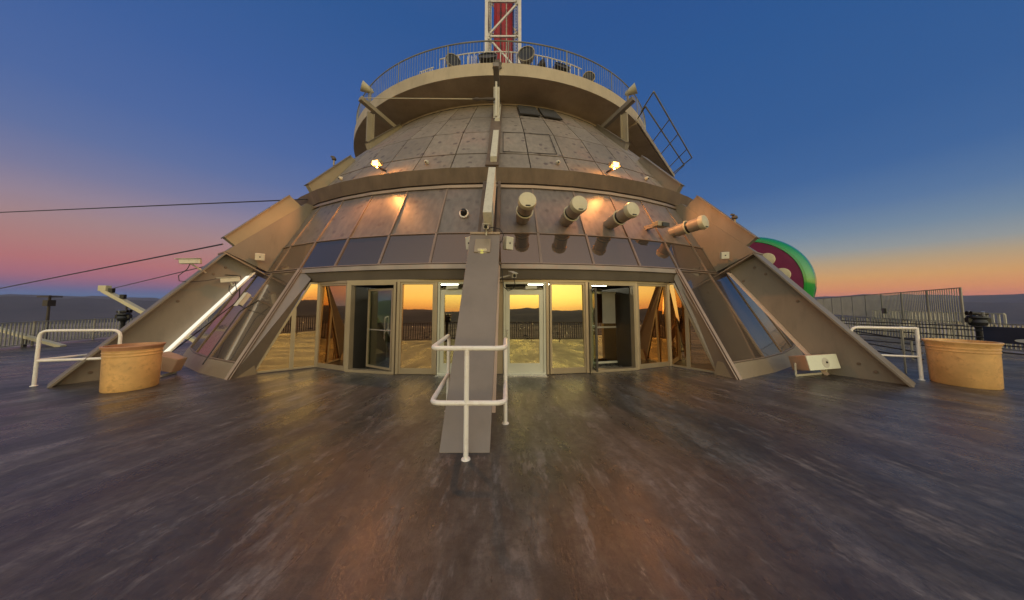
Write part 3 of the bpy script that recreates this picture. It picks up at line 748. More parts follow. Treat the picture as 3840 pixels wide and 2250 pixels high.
g.build('ladder_frame', M['balrail'], gp)

# searchlights on the balcony
def searchlight(r, a, z, rad, mat, tilt, label, yaw=0):
    c = P(r, a, z); t = thing('searchlight', label, 'searchlight', c, 'searchlights behind the balcony railing')
    ax = (rdir(a+yaw)*math.cos(R_(tilt))+Vector((0, 0, math.sin(R_(tilt))))).normalized()
    d = MB(); d.lathe([(0, -rad*.9), (rad*.5, -rad*.85), (rad*.9, -rad*.3), (rad, .25*rad), (rad*1.04, .35*rad), (rad*.93, .36*rad)], c, 20, ax); d.build('drum', mat, t)
    d = MB(); d.lathe([(rad*.94, .28*rad), (rad*.5, .2*rad), (0, .15*rad)], c, 20, ax); d.build('lens', M['black'], t)
    d = MB(); d.tube([c+tdir(a)*rad*1.1, c+tdir(a)*rad*1.1-Vector((0, 0, rad*1.1)), c-tdir(a)*rad*1.1-Vector((0, 0, rad*1.1)), c-tdir(a)*rad*1.1], .02, 6)
    d.tube([c-Vector((0, 0, rad*1.1)), Vector((c.x, c.y, 12.06))], .04, 6); d.build('yoke', M['raild'], t)
searchlight(9.7, -12.0, 12.86, .33, M['riser'], 5, 'round searchlight left of the mast, among the balcony rails', 35)
searchlight(9.8, -2.2, 12.72, .42, M['raild'], 35, 'dark searchlight right below the mast, left one of the two', 0)
searchlight(9.7, 8.0, 13.05, .38, M['riser'], 5, 'searchlight close to the right leg of the mast', -20)
searchlight(9.8, 12.5, 12.62, .26, M['raild'], 10, 'small dark searchlight between two larger ones right of the mast', 60)
searchlight(9.8, 17.7, 12.68, .38, M['raild'], 35, 'dark upturned searchlight midway along the right balcony rail', 0)
searchlight(9.8, 26.6, 12.70, .28, M['kiosk'], 0, 'warm yellow rimmed searchlight on the right balcony', -30)
searchlight(9.8, 35.5, 12.5, .26, M['green'], 20, 'small green rimmed searchlight near the right end of the balcony rail', 0)
for a, z, lab, yw in ((-41.5, 13.0, 'cream cone shaped floodlight hood at the left end of the balcony', -25), (41.8, 12.9, 'cream cone shaped floodlight hood at the right end of the balcony', 25)):
    c = P(10.15, a, z); t = thing('cone_floodlight', lab, 'floodlight', c)
    ax = Vector((.85 if a > 0 else -.85, -.55, .22)).normalized()
    d = MB(); d.lathe([(.04, -.50), (.09, -.42), (.26, .08), (.27, .08), (.11, -.44)], c+ax*.35, 28, ax); d.build('hood', M['cream'], t)
    d = MB(); d.lathe([(0, -.12), (.245, .02)], c+ax*.35, 24, ax); d.build('lens', M['dark'], t)
    d = MB(); d.tube([c, Vector((c.x, c.y, 12.06))], .05, 6); d.build('post', M['riser'], t)

# mast
ms = thing('ride_mast', 'tall white truss mast with a red core rising behind the balcony', 'mast', (0, 0, 12.1))
HWm = 1.42
for sx in (-1, 1):
    for sy in (-1, 1):
        d = MB(); d.beam((sx*(HWm-.13), sy*(HWm-.13), 11.2), (sx*(HWm-.13), sy*(HWm-.13), 32), .24, .24); d.build('mast_leg', M['truss'], ms, bevel=.01)
for sx in (-1, 1):
    d = MB()
    z = 11.4
    while z < 32: d.beam((sx*1.02, -1.32, z), (sx*1.02, -1.32, z+.12), .22, .06); z += .24
    d.beam((sx*.92, -1.30, 11.3), (sx*.92, -1.30, 32), .05, .05); d.build('toothed_rail', M['fencepale'], ms)
lev = [13.6, 16.6, 19.6, 22.5, 25.4, 28.4, 31.4]
for i in range(len(lev)-1):
    d = MB(); s_ = 1 if i % 2 else -1
    for (ax_, fx) in (((-1, -1.30), (1, -1.30)), ((-1, 1.30), (1, 1.30))):
        yy = ax_[1]
        d.beam((-1.17, yy, lev[i]), (1.17, yy, lev[i]), .12, .12)
        d.beam((-1.15*s_, yy, lev[i]+.1), (1.15*s_, yy, lev[i+1]-.1), .12, .12, (0, 1, 0))
    for xx in (-1.30, 1.30):
        d.beam((xx, -1.17, lev[i]), (xx, 1.17, lev[i]), .12, .12); d.beam((xx, -1.15*s_, lev[i]+.1), (xx, 1.15*s_, lev[i+1]-.1), .10, .10, (1, 0, 0))
    d.build('bracing', M['truss'], ms)
d = MB(); d.box((-.02, .0, 21.5), (1.5, 1.15, 20.4)); d.build('core', M['red'], ms, bevel=.05)
for x0, mm in ((-.62, M['red']), (.55, M['red']), (-.2, M['raild']), (.78, M['raild']), (.25, M['fencepale'])):
    d = MB(); d.tube([(x0, -.72, 11.3), (x0, -.72, 32)], .045, 6)
    z = 11.5
    while z < 32: d.box((x0, -.72, z), (.12, .06, .05)); z += .35
    d.build('guide', mm, ms)
d = MB(); d.box((-.8, -1.5, 13.0), (.7, .5, 1.2)); d.box((.35, -1.55, 12.75), (.6, .5, .7)); d.box((-.4, -1.7, 13.4), (.3, .3, .8)); d.build('machinery', M['truss'], ms, bevel=.02)

# ------------------------------------------------------------------ fittings on the tower (hang on it: things of their own)
def hornspk(a, label, el=0, yaw=0, L=1.15, r=.155):
    base = P(13.66, a, 4.22); ax = (rdir(a+yaw)*math.cos(R_(el))+Vector((0, 0, math.sin(R_(el))))).normalized()
    t = thing('horn_loudspeaker', label, 'loudspeaker', base, 'cylindrical loudspeakers on the clad wall right of the fin')
    c = base
    d = MB(); d.lathe([(r*.85, -.12), (r*.88, .18), (r, .20), (r, .52)], c, 28, ax); d.build('tube', M['tube'], t)
    d = MB(); d.lathe([(r*.98, .52), (r*.98, .60)], c, 28, ax); d.build('slot', M['black'], t)
    d = MB(); d.lathe([(r*1.01, .50), (r*1.18, .50), (r*1.18, .535), (r*1.01, .535)], c, 28, ax); d.build('ring', M['cream'], t)
    d = MB(); d.lathe([(r, .60), (r*1.02, .92)], c, 28, ax); d.build('sleeve', M['tube'], t)
    d = MB(); d.lathe([(r*1.02, .92), (r*1.15, .93), (r*1.17, 1.0), (r*1.08, 1.06), (0, 1.09)], c, 32, ax); cp = d.build('cap', M['cream'], t)
    lo = (Vector((0, 0, -1))-ax*Vector((0, 0, -1)).dot(ax)).normalized(); sd = ax.cross(lo)
    MB().box(c+ax*1.08+lo*r*.88, (.12, .02, .022), M3=Matrix((sd, ax, lo)).transposed()).build('badge', M['black'], cp)
hornspk(4.1, 'cylindrical loudspeaker nearest the centre fin, its cap facing straight out', 12, 2, r=.2)
hornspk(9.4, 'cylindrical loudspeaker second from the centre fin', 10, 2, r=.2)
hornspk(15.3, 'cylindrical loudspeaker third from the centre fin, beside the warm glow', 8, 4, r=.19)
hornspk(26.3, 'cylindrical loudspeaker farthest right, next to the right buttress', 6, 4, r=.19)
# aimed flood unit between the third and fourth speaker
c = P(13.75, 21.4, 4.25); t = thing('wall_floodlight', 'small unlit rectangular floodlight on an arm between the right loudspeakers', 'floodlight', c)
ax = rdir(35)
MB().beam(c-rdir(21.4)*.2, c+rdir(21.4)*.25, .12, .12).build('arm', M['tube'], t)
q = MB(); q.box(c+rdir(21.4)*.36+tdir(21)*.08, (.42, .22, .16), R_(21), ); q.build('housing', M['riser'], t, bevel=.02)
MB().box(c+rdir(21.4)*.50+tdir(21)*.16-Vector((0, 0, .02)), (.28, .02, .12), R_(21)).build('lens', M['black'], t)
# lit sodium floods on the ledge
for a, lab in ((-16.4, 'glowing amber floodlight on the ledge left of the centre fin'), (18.0, 'glowing amber floodlight on the ledge right of the centre fin')):
    c = P(13.20, a, 6.30); t = thing('lit_floodlight', lab, 'floodlight', c, 'lit amber floodlights on the ledge')
    MB().beam(P(12.80, a, 6.35), c, .06, .06).build('bracket', M['raild'], t)
    MB().box(c+Vector((0, 0, .13)), (.36, .16, .15), R_(a)).build('housing', M['riser'], t, bevel=.02)
    MB().box(c+rdir(a)*.09+Vector((0, 0, .12)), (.20, .03, .10), R_(a)).build('lamp', M['lampglow'], t)
    L = bpy.data.lights.new('flood', 'SPOT'); L.energy = 520; L.color = (1, .38, .11); L.shadow_soft_size = .06; L.spot_size = R_(172); L.spot_blend = .4
    L2 = bpy.data.lights.new('flood_spill', 'POINT'); L2.energy = 55; L2.color = (1, .42, .08); L2.shadow_soft_size = .05; l2 = bpy.data.objects.new('flood_spill', L2); COL.objects.link(l2); l2.location = c+rdir(a)*.10+Vector((0, 0, .0))
    lo = bpy.data.objects.new('flood_lamp', L); COL.objects.link(lo); lo.location = c+rdir(a)*.045+Vector((0, 0, .05)); lo.rotation_euler = (rdir(a)*.05-Vector((0, 0, 1))).to_track_quat('-Z', 'Y').to_euler()
# little dome fittings on the dome
for a, lab in ((-9.8, 'tiny round fitting on the dome just left of the centre fin'), (10.1, 'tiny round fitting on the dome just right of the centre fin'), (27.0, 'tiny round fitting on the dome near the right buttress'), (-27.0, 'tiny round fitting on the dome near the left buttress')):
    c = P(12.68, a, 6.55); t = thing('dome_sensor', lab, 'sensor', c, 'tiny round fittings above the ledge')
    MB().lathe([(0, .09), (.05, .07), (.075, 0), (.075, -.03), (0, -.03)], c, 14, rdir(a)).build('housing', M['whitecab'], t)
    MB().lathe([(0, .02), (.035, 0)], c+rdir(a)*.08-Vector((0, 0, .03)), 12, rdir(a)).build('lens', M['black'], t)
# dome camera left of the fin
c = P(13.62, -2.9, 4.42); t = thing('dome_camera', 'dark dome camera in a white collar on the panel left of the centre fin', 'camera', c)
ax = (rdir(-3)*.9+Vector((0, 0, .1))).normalized()
MB().lathe([(.13, -.05), (.135, .05), (.10, .07)], c, 22, ax).build('collar', M['white'], t)
MB().lathe([(.10, .05), (.085, .12), (.05, .16), (0, .175)], c+Vector((0, 0, .03)), 22, ax).build('dome', M['black'], t)
MB().box(P(13.50, -2.9, 4.36), (.62, .03, .75), M3=Matrix.Rotation(R_(-2.9), 3, 'Z')@Matrix.Rotation(R_(-27), 3, 'X')).build('mount_plate', M['fincent'], t)

def cctv(c, axis, label, mount, cable=None, size=1.0, hue='whitecab', group='surveillance cameras'):
    c = Vector(c); ax = Vector(axis).normalized(); t = thing('security_camera', label, 'camera', c, group)
    up = Vector((0, 0, 1)); sd = ax.cross(up).normalized(); u2 = sd.cross(ax).normalized(); m3 = Matrix((ax, -sd, u2)).transposed()
    s_ = size
    MB().box(c, (.34*s_, .10*s_, .10*s_), M3=m3).build('body', M[hue], t, bevel=.012)
    MB().box(c+u2*.065*s_+ax*.03*s_, (.40*s_, .13*s_, .012), M3=m3).build('sunshield', M[hue], t)
    MB().lathe([(.0, .0), (.038*s_, .0), (.042*s_, -.02)], c+ax*.175*s_, 14, ax).build('lens', M['black'], t)
    MB().tube(mount, .018*s_, 8).build('mount', M[hue], t)
    if cable: MB().tube(cable, .011, 6).build('cable', M['cable'], t)
def arc(a, b, sag, n=12, side=Vector((0, 0, 0))):
    a = Vector(a); b = Vector(b); return [a.lerp(b, i/n)+(Vector((0, 0, -sag))+side)*4*(i/n)*(1-i/n) for i in range(n+1)]
c = Vector((.12, -15.43, 3.52)); base = P(15.2, CF, 3.36)
cctv(c, (.03, -1, -.28), 'white bullet camera facing out, on a stalk atop the centre buttress face', [c-Vector((0, 0, .05)), c+Vector((.0, .03, -.22)), c+Vector((.05, .06, -.30))],
     [c+Vector((0, .12, 0))]+[c+Vector((.14, .1, .02)), c+Vector((.30, .1, -.02)), c+Vector((.38, .1, -.15)), c+Vector((.34, .1, -.30)), c+Vector((.22, .1, -.40)), c+Vector((.17, .08, -.52)), c+Vector((.27, .05, -.75)), c+Vector((.36, .1, -1.0))])
c = Vector((.70, -15.0, 2.50))
cctv(c, (.3, -1, -.25), 'pale camera with yellow underside right of the centre buttress, above the door', [c+Vector((0, .02, 0)), c+Vector((-.3, .1, -.06))],
     [c+Vector((.02, -.05, -.06)), c+Vector((.06, -.05, -.2)), c+Vector((.02, -.04, -.33)), c+Vector((-.1, -.03, -.38)), c+Vector((-.2, -.02, -.28)), c+Vector((-.23, 0, -.1)), c+Vector((-.24, 0, .1))])
# cameras on the left fin: lie on its near face
FR, FT = rdir(-FA), tdir(-FA)
def onfin(r, z, off): return FR*r+FT*off+Vector((0, 0, z))
c = onfin(16.05, 3.02, .25)
cctv(c, (-.9, -.5, -.10), 'camera standing clear above the outer edge of the left buttress', [c-Vector((0, 0, .05)), onfin(15.85, 2.82, .2), onfin(15.72, 2.74, .15)],
     [c-Vector((0, 0, .05)), c+FR*.05-Vector((0, 0, .22)), c+FR*.2-Vector((0, 0, .42)), c+FR*.18-Vector((0, 0, .56)), c-FR*.0-Vector((0, 0, .58)), onfin(15.72, 2.5, .34), onfin(15.4, 2.62, .2), onfin(15.0, 2.6, .12)], 1.25)
c = onfin(15.25, 2.55, .42)
cctv(c, (-.75, -.6, -.15), 'camera hanging on the near face of the left buttress over the white strip', [c-Vector((0, 0, .04)), c-Vector((0, 0, .16))-FR*.05, onfin(15.08, 2.45, .1)],
     [c-FR*.1-Vector((0, 0, .05)), c-FR*.15-Vector((0, 0, .3)), c-FR*.05-Vector((0, 0, .45)), c+FR*.02-Vector((0, 0, .3)), onfin(15.2, 2.4, .12)], 1.25)
c = P(15.25, -26.8, 1.95)
cctv(c, (-.15, -.5, -.85), 'camera pointing down in front of the sloping glass left of the entrance', [c, c+Vector((-.1, .1, .15)), P(14.9, -28.6, 2.0)], [c, c+Vector((-.2, 0, -.1)), P(15.05, -29.0, 1.7)], 1.1)
# conduits
cd = thing('wall_conduit', 'thin dark conduit bent down the near face of the left buttress', 'conduit', onfin(15.4, 2.6, .1))
MB().tube(offset_path([onfin(15.3, 2.72, .085), onfin(14.95, 2.72, .085), onfin(14.95, 1.95, .085), onfin(16.32, .42, .085)], .06), .014, 6).build('pipe', M['cable'], cd)
cd = thing('wall_conduit', 'thin dark conduit running down the sloping glass beside the left jamb', 'conduit', P(15.3, -27, 1.8))
MB().tube(offset_path([P(15.05, -25.8, 1.90), P(15.25, -27.6, 1.62), P(15.98, -26.8, .28)], .08), .014, 6).build('pipe', M['cable'], cd)
def wallbox(c, rz, label, size=(.22, .12, .24), tilt=0):
    c = Vector(c); t = thing('wall_speaker', label, 'loudspeaker', c, 'small pale wall loudspeakers')
    m3 = Matrix.Rotation(rz, 3, 'Z')@Matrix.Rotation(tilt, 3, 'X')
    MB().box(c, size, M3=m3).build('case', M['whitecab'], t, bevel=.015)
    MB().lathe([(0, .004), (.022, .002), (.022, -.01)], c+m3@Vector((0, -size[1]/2, 0)), 12, m3@Vector((0, -1, 0))).build('driver', M['black'], t)
    MB().tube([c+m3@Vector((0, size[1]/2, .0)), c+m3@Vector((0, size[1]/2+.14, .04))], .02, 6).build('bracket', M['raild'], t)
wallbox(onfin(14.6, 3.35, .42), R_(40), 'pale box speaker on the near face of the left buttress', (.24, .14, .22), .2)
FR2, FT2 = rdir(FA), tdir(FA)
wallbox(FR2*14.69-FT2*.42+Vector((0, 0, 3.38)), R_(-15), 'pale box speaker on the near face of the right buttress', (.22, .13, .22), .1)
wallbox((-.26, -15.12, 3.22), R_(-35), 'yellowed box speaker at the left edge of the centre buttress', (.2, .16, .30), .1)
wallbox((.60, -15.12, 3.22), R_(35), 'yellowed box speaker at the right edge of the centre buttress', (.2, .16, .30), .1)
c = P(15.62, CF, 3.05); n3 = Matrix.Rotation(R_(CF), 3, 'Z')@Matrix.Rotation(R_(-37.5), 3, 'X')
t = thing('junction_box', 'pale square box with a small lit yellow lamp on the centre buttress face', 'lamp box', c)
MB().box(c+Vector((-.03, -.02, .0)), (.34, .05, .42), M3=n3).build('plate', M['frame'], t, bevel=.01)
MB().box(c+Vector((-.03, -.10, -.16)), (.19, .10, .16)).build('lamp_housing', M['cream'], t, bevel=.01)
MB().box(c+Vector((-.03, -.157, -.16)), (.06, .01, .10)).build('lamp', M['yglow'], t)
# bits on top of the fins
for (r, z, a, lab) in ((12.35, 7.75, -FA, 'small dark fixture on top of the left upper riser'), (14.87, 4.62, FA, 'small dark fixture on top of the right lower riser')):
    c = P(r, a, z); t = thing('small_beacon', lab, 'beacon', c)
    MB().tube([c-Vector((0, 0, .25)), c], .03, 8).build('stem', M['riser'], t)
    MB().lathe([(0, .10), (.07, .08), (.09, 0), (.05, -.03)], c, 12).build('head', M['soffit'], t); MB().box(c+Vector((-.06, 0, .12)), (.14, .06, .05), .4).build('cap', M['soffit'], t)

# ------------------------------------------------------------------ wires
def wire(p, q, label, r=.018, sag=0.0, name='guy_wire'):
    o = MB().tube(arc(p, q, sag, 16), r, 6).build(name, M['steel'], None, loc=p); return tag(o, label, 'cable', 'guy wires on the left')
wire((-60.9, -1.05, 7.68), onfin(13.22, 5.80, 0), 'highest guy wire at left, running to the ledge above the left buttress', .022)
wire((-58.5, 3.4, .52), onfin(15.39, 3.67, 0), 'middle guy wire at left, ending at the lower riser of the left buttress', .022)
wire((-16.5, -9.52, 2.50), onfin(15.56, 3.02, 0), 'lowest guy wire, from the tilted boom to the left buttress', .014)
c0, c1 = P(11.3, -FA, 11.10), P(11.0, -1.0, 9.96)
c1 = P(10.95, CF, 9.95)
ts = thing('turnbuckle_cable', 'straight tie cable with a turnbuckle crossing below the balcony', 'cable', c1)
MB().tube([c0, c1.lerp(c0, .16)], .017, 6).build('tie_rod', M['cream'], ts)
MB().tube([c1.lerp(c0, .16), c1.lerp(c0, .13), c1.lerp(c0, .10), c1.lerp(c0, .06), c1.lerp(c0, .02), c1], .04, 8, rs=[.02, .06, .03, .06, .05, .04]).build('turnbuckle', M['soffit'], ts)

# ------------------------------------------------------------------ guard rails round the fin feet
def pipe(parent, name, pts, r=.03, mat='white', rad=.12):
    return MB().tube(offset_path(pts, rad), r, 10).build(name, M[mat], parent)
def V(x, y, z): return Vector((x, y, z))
g = thing('guard_rail', 'white tubular guard rail wrapped round the foot of the centre buttress', 'guard rail', (.15, -17.6, 0), 'white guard rails at the buttress feet')
pipe(g, 'top_rail', [V(-.40, -16.63, 0), V(-.40, -16.63, 1.28), V(-.27, -18.11, 1.28), V(.61, -18.11, 1.28), V(.59, -17.12, 1.28), V(.59, -17.12, 0)], rad=.14)
pipe(g, 'middle_rail', [V(-.40, -16.63, .62), V(-.27, -18.11, .64), V(.61, -18.11, .64), V(.59, -17.12, .62)], rad=.14)
pipe(g, 'post', [V(.15, -18.11, 0), V(.15, -18.11, 1.27)])
g = thing('guard_rail', 'cream guard rail round the foot of the left buttress, behind the stained pot', 'guard rail', (-9.5, -14.9, 0), 'white guard rails at the buttress feet')
pipe(g, 'top_rail', [V(-9.94, -15.16, 0), V(-9.94, -15.16, 1.22), V(-8.62, -14.80, 1.20), V(-8.62, -14.80, 0)], rad=.16).data
pipe(g, 'middle_rail', [V(-9.94, -15.16, .55), V(-8.62, -14.80, .55)])
pipe(g, 'middle_rail', [V(-9.94, -15.16, .57), V(-9.86, -14.2, .56), V(-8.9, -13.6, .56)], .024)
g = thing('guard_rail', 'white guard rail round the foot of the right buttress, left of the pot', 'guard rail', (10, -14.4, 0), 'white guard rails at the buttress feet')
pipe(g, 'top_rail', [V(9.39, -14.27, 0), V(9.39, -14.27, 1.23), V(10.53, -14.66, 1.23)], rad=.16)
pipe(g, 'post', [V(10.53, -14.66, 0), V(10.53, -14.66, 1.25)], .034)
pipe(g, 'middle_rail', [V(9.39, -14.27, .55), V(10.53, -14.66, .55)], .024)
pipe(g, 'post', [V(11.15, -13.95, 0), V(11.15, -13.95, 1.2)], .02, 'rail')
pipe(g, 'top_rail', [V(10.53, -14.66, 1.22), V(11.15, -13.95, 1.2)], .024)

for gx, (px_, py_) in enumerate(((-.40, -16.63), (.59, -17.12), (.15, -18.11), (-9.94, -15.16), (-8.62, -14.80), (9.39, -14.27), (10.53, -14.66))):
    par = [o for o in COL.objects if o.name.startswith('guard_rail')][0 if gx < 3 else (1 if gx < 5 else 2)]
    MB().lathe([(0, .012), (.05, .012), (.055, 0)], (px_, py_, 0), 16).build('base_flange', M['white'], par)
# pots
def pot(x, y, r, h, label, tr):
    t = thing('plant_pot', label, 'pot', (x, y, 0), 'large round pots by the buttresses'); c = (x, y, 0)
    MB().lathe([(0, .02), (r*.90, .0), (r*.93, .02), (r*.955, h*.5), (r*.962, h*.76), (r*.982, h*.77), (r*.984, h*.79), (r*.966, h*.80), (r*.968, h*.83), (r*.988, h*.84), (r*.988, h*.86), (r*.97, h*.87), (r*.985, h*.905)], c, 48).build('pot_body', M['pot'], t)
    MB().lathe([(r*.985, h*.905), (r*.995, h*.93), (r*1.04, h*.96), (r*1.06, h*.985), (r*1.05, h), (r*.96, h), (r*.93, h*.9)], c, 48).build('rim', M['potrim'] if tr else M['pot'], t)
    MB().lathe([(0, h*.9), (r*.93, h*.9)], c, 40).build('fill', M['dark'], t)
pot(-7.60, -15.30, .415, .93, 'orange stained round pot with a brown rim, in front of the left buttress', True)
pot(10.98, -15.02, .48, .98, 'tan round pot beside the right guard rail', False)

# floor loudspeakers
def wedge(x, y, rz, w, label, tilt=-12):
    t = thing('floor_loudspeaker', label, 'loudspeaker', (x, y, 0), 'loudspeakers lying at the glass edge'); C3 = Vector((x, y, .33))
    m3 = Matrix.Rotation(rz, 3, 'Z')@Matrix.Rotation(R_(tilt), 3, 'X')
    h, dp = .36, .48
    b = MB(); pl = [(-w/2, -dp/2), (w/2, -dp/2), (w*.32, dp/2), (-w*.32, dp/2)]
    b.hexa([C3+m3@Vector((px, py, -h/2)) for px, py in pl]+[C3+m3@Vector((px, py, h/2)) for px, py in pl]); b.build('cabinet', M['spkb'], t, bevel=.02)
    MB().box(C3+m3@Vector((0, -dp/2-.012, 0)), (w*.99, .022, h*.98), M3=m3).build('grille', M['spk'], t, bevel=.008)
    MB().lathe([(0, .012), (.035, .008), (.12, .006), (.125, 0)], C3+m3@Vector((w*.05, -dp/2-.024, -.02)), 20, m3@Vector((0, -1, 0))).build('emblem', M['whitecab'], t)
    MB().lathe([(0, .02), (.024, .018), (.026, 0)], C3+m3@Vector((w*.07, -dp/2-.032, -.01)), 14, m3@Vector((0, -1, 0))).build('badge', M['black'], t)
    mz = Matrix.Rotation(rz, 3, 'Z'); k = Vector((x, y, 0))
    pts = [k+mz@Vector((-w*.5-.01, 0, .34)), k+mz@Vector((-w*.5-.01, 0, .03)), k+mz@Vector((w*.5+.01, 0, .03)), k+mz@Vector((w*.5+.01, 0, .34))]
    y_ = MB()
    for i in range(3): y_.beam(pts[i], pts[i+1], .05, .015, mz@Vector((0, 1, 0)))
    y_.build('stand', M['whitecab'], t)
wedge(8.36, -14.22, R_(14), 1.08, 'pale loudspeaker with its grille facing out at the foot of the right buttress')
wedge(-8.12, -14.22, R_(-75), .46, 'tan loudspeaker turned sideways behind the left pot', -20)

# ------------------------------------------------------------------ deck perimeter
fc = thing('deck_fence', 'grey picket fence with flat top rail around the deck rim', 'fence')
FR_ = 21.4; step = 6; HF = 1.06
angs = [a for a in range(-120, 120, step)]
for a in angs:
    p0, p1 = DKC+P(FR_, a, 0), DKC+P(FR_, a+step, 0)
    m_ = M['fenceleft'] if a < -40 else (M['raild'] if a < 40 else M['rail'])  # rear panels take the dark paint in place of shade on their inner side
    d = MB(); d.beam(p0+V(0, 0, HF), p1+V(0, 0, HF), .07, .035); d.beam(p0+V(0, 0, .10), p1+V(0, 0, .10), .04, .03)
    n_ = 17
    for i in range(1, n_): q = p0.lerp(p1, i/n_); d.box(q+V(0, 0, .575), (.035, .035, .90), R_(a))
    d.build('fence_panel', m_, fc)
    d = MB(); d.box(p0+V(0, 0, HF/2+.02), (.06, .06, HF+.02), R_(a)); d.build('post', M['rail'], fc)
# inner dark pipe rail on the right
pr = thing('pipe_railing', 'dark pipe railing with pale posts in front of the fence at right', 'railing', (16, -11, 0))
A_, B_ = V(15.35, -5.5, 0), V(16.35, -14.2, 0)
for z in (1.08, .96, .74, .52, .30): MB().tube([A_+V(0, 0, z), B_+V(0, 0, z)], .022, 6).build('rail', M['raild'], pr)
for i in range(8):
    q = A_.lerp(B_, i/7); MB().tube([q, q+V(0, 0, 1.08)], .028, 6).build('post', M['rail'], pr)
# sloping stair rail further in
pr = thing('stair_railing', 'dark sloping hand rails beside the steps behind the right guard rail', 'railing', (14, -11, 0))
for (p, q) in ((V(14.2, -7.5, 1.05), V(13.9, -12.4, .62)), (V(14.2, -7.5, .62), V(13.9, -12.4, .25)), (V(14.2, -7.5, .35), V(13.9, -12.4, .05))):
    MB().tube([p, q], .024, 6).build('rail', M['raild'], pr)
for t_ in (0.05, .5, .95):
    q = V(14.2, -7.5, 1.05).lerp(V(13.9, -12.4, .62), t_); MB().tube([V(q.x, q.y, 0), q], .026, 6).build('post', M['rail'], pr)
bn = thing('banner', 'dark navy banner with pale curved marks tied to the railing at the far right edge', 'banner', (16.1, -13.2, .5))
MB().box((15.98, -13.30, .86), (.02, 1.75, .50), R_(6.5)).build('sheet', M['navy'], bn)
for yy, zz, ry, rz_ in ((-13.05, .98, .36, .055), (-13.05, .84, .36, .018), (-13.2, .72, .25, .06)):
    MB().lathe([(0, 0), (1, 0)], (0, 0, 0), 20)
    e = MB(); pts = [V(15.955+.114*0, yy+ry*math.cos(2*math.pi*i/20), zz+rz_*math.sin(2*math.pi*i/20)) for i in range(20)]
    e.prism([p+V((yy-p.y)*.114-.0, 0, 0) for p in pts], V(.012, 0, 0)); e.build('mark', M['bwhite'], bn)
# tall screen fence beyond
sf = thing('screen_fence', 'tall grey slatted screen rising above the fence at right against the hills', 'fence', (22, -6, 0))
S0, S1 = V(30.5, 5.8, 0), V(18.4, -10.5, 0)
zt0, zt1 = 2.38, 2.47
nps = 9
for i in range(nps):
    p, q = S0.lerp(S1, i/nps), S0.lerp(S1, (i+1)/nps); z0, z1 = zt0+(zt1-zt0)*i/nps, zt0+(zt1-zt0)*(i+1)/nps
    d = MB(); d.beam(p+V(0, 0, z0), q+V(0, 0, z1), .04, .035); d.beam(p+V(0, 0, 1.0), q+V(0, 0, 1.0), .03, .03)
    for k in range(15):
        t_ = (k+.5)/15; s_ = p.lerp(q, t_); zz = z0+(z1-z0)*t_; d.beam(s_+V(0, 0, 1.0), s_+V(0, 0, zz), .018, .018)
    d.build('screen_panel', M['rail'], sf)
for i in range(nps+1):
    p = S0.lerp(S1, i/nps); d = MB(); d.beam(p+V(0, 0, -.4), p+V(0, 0, zt0+(zt1-zt0)*i/nps+.02), .045, .045); d.build('post', M['rail'], sf)
d = MB(); q = S0.lerp(S1, .68); d.box(q+V(-.1, -.05, 1.45), (.30, .10, .30), R_(50)); d.build('notice', M['black'], sf)
# second pale low fence out there
pf = thing('platform_fence', 'low pale picket fence beyond the screen at right', 'fence', (24, -8, 0))
Q0, Q1 = V(24.5, -3.0, 0), V(21.6, -9.6, 0)
d = MB(); d.beam(Q0+V(0, 0, 1.42), Q1+V(0, 0, 1.42), .05, .05); d.build('top_rail', M['fencepale'], pf)
d = MB()
for k in range(34): s_ = Q0.lerp(Q1, k/33); d.beam(s_+V(0, 0, .1), s_+V(0, 0, 1.4), .06, .04)
d.build('pickets', M['fencepale'], pf)
d = MB(); d.box((23.4, -5.5, -.12), (7, 12, .2), R_(-24)); tag(d.build('side_platform', M['soffit']), kind='structure')

# binocular viewers
def viewer(x, y, rz, label, dish=True):
    t = thing('binocular_viewer', label, 'viewer', (x, y, 0), 'coin binocular viewers near the fence'); c = Vector((x, y, 0)); m3 = Matrix.Rotation(rz, 3, 'Z')
    MB().lathe([(0, 0), (.26, 0), (.26, .04), (.09, .07), (.065, .12), (.065, 1.0), (.09, 1.05), (.05, 1.08)], c, 24).build('pedestal', M['black'], t)
    b = MB(); b.lathe([(.06, 1.05), (.17, 1.10), (.20, 1.2), (.16, 1.3), (.22, 1.36), (.20, 1.42)], c, 24); b.box(c+V(0, 0, 1.27), (.16, .46, .16), rz); b.build('body', M['black'], t)
    h = MB(); h.tube([c+V(0, 0, 1.42)+m3@V(-.26, .02, .15), c+V(0, 0, 1.42)+m3@V(-.22, 0, .02), c+V(0, 0, 1.42)+m3@V(0, 0, -.04), c+V(0, 0, 1.42)+m3@V(.22, 0, .02), c+V(0, 0, 1.42)+m3@V(.26, .02, .15)], .035, 10); h.build('yoke', M['chrome'], t)
    for s_ in (-1, 1): MB().lathe([(0, -.17), (.05, -.17), (.065, .05), (.08, .17), (.06, .17), (.055, .1), (0, .1)], c+V(0, 0, 1.5)+m3@V(.08*s_, 0, 0), 16, m3@V(0, 1, .05)).build('tube', M['darkframe'], t)
viewer(16.7, -11.85, R_(60), 'silver topped binocular viewer standing behind the right pot')
viewer(-16.9, -8.8, R_(-70), 'black binocular viewer by the left fence, half behind the left buttress')
viewer(-3.1, -23.2, R_(180), 'black binocular viewer at the rim, seen mirrored in the left side window')
viewer(-9.6, -20.4, R_(180), 'black binocular viewer at the rim, seen mirrored in the leftmost pane')

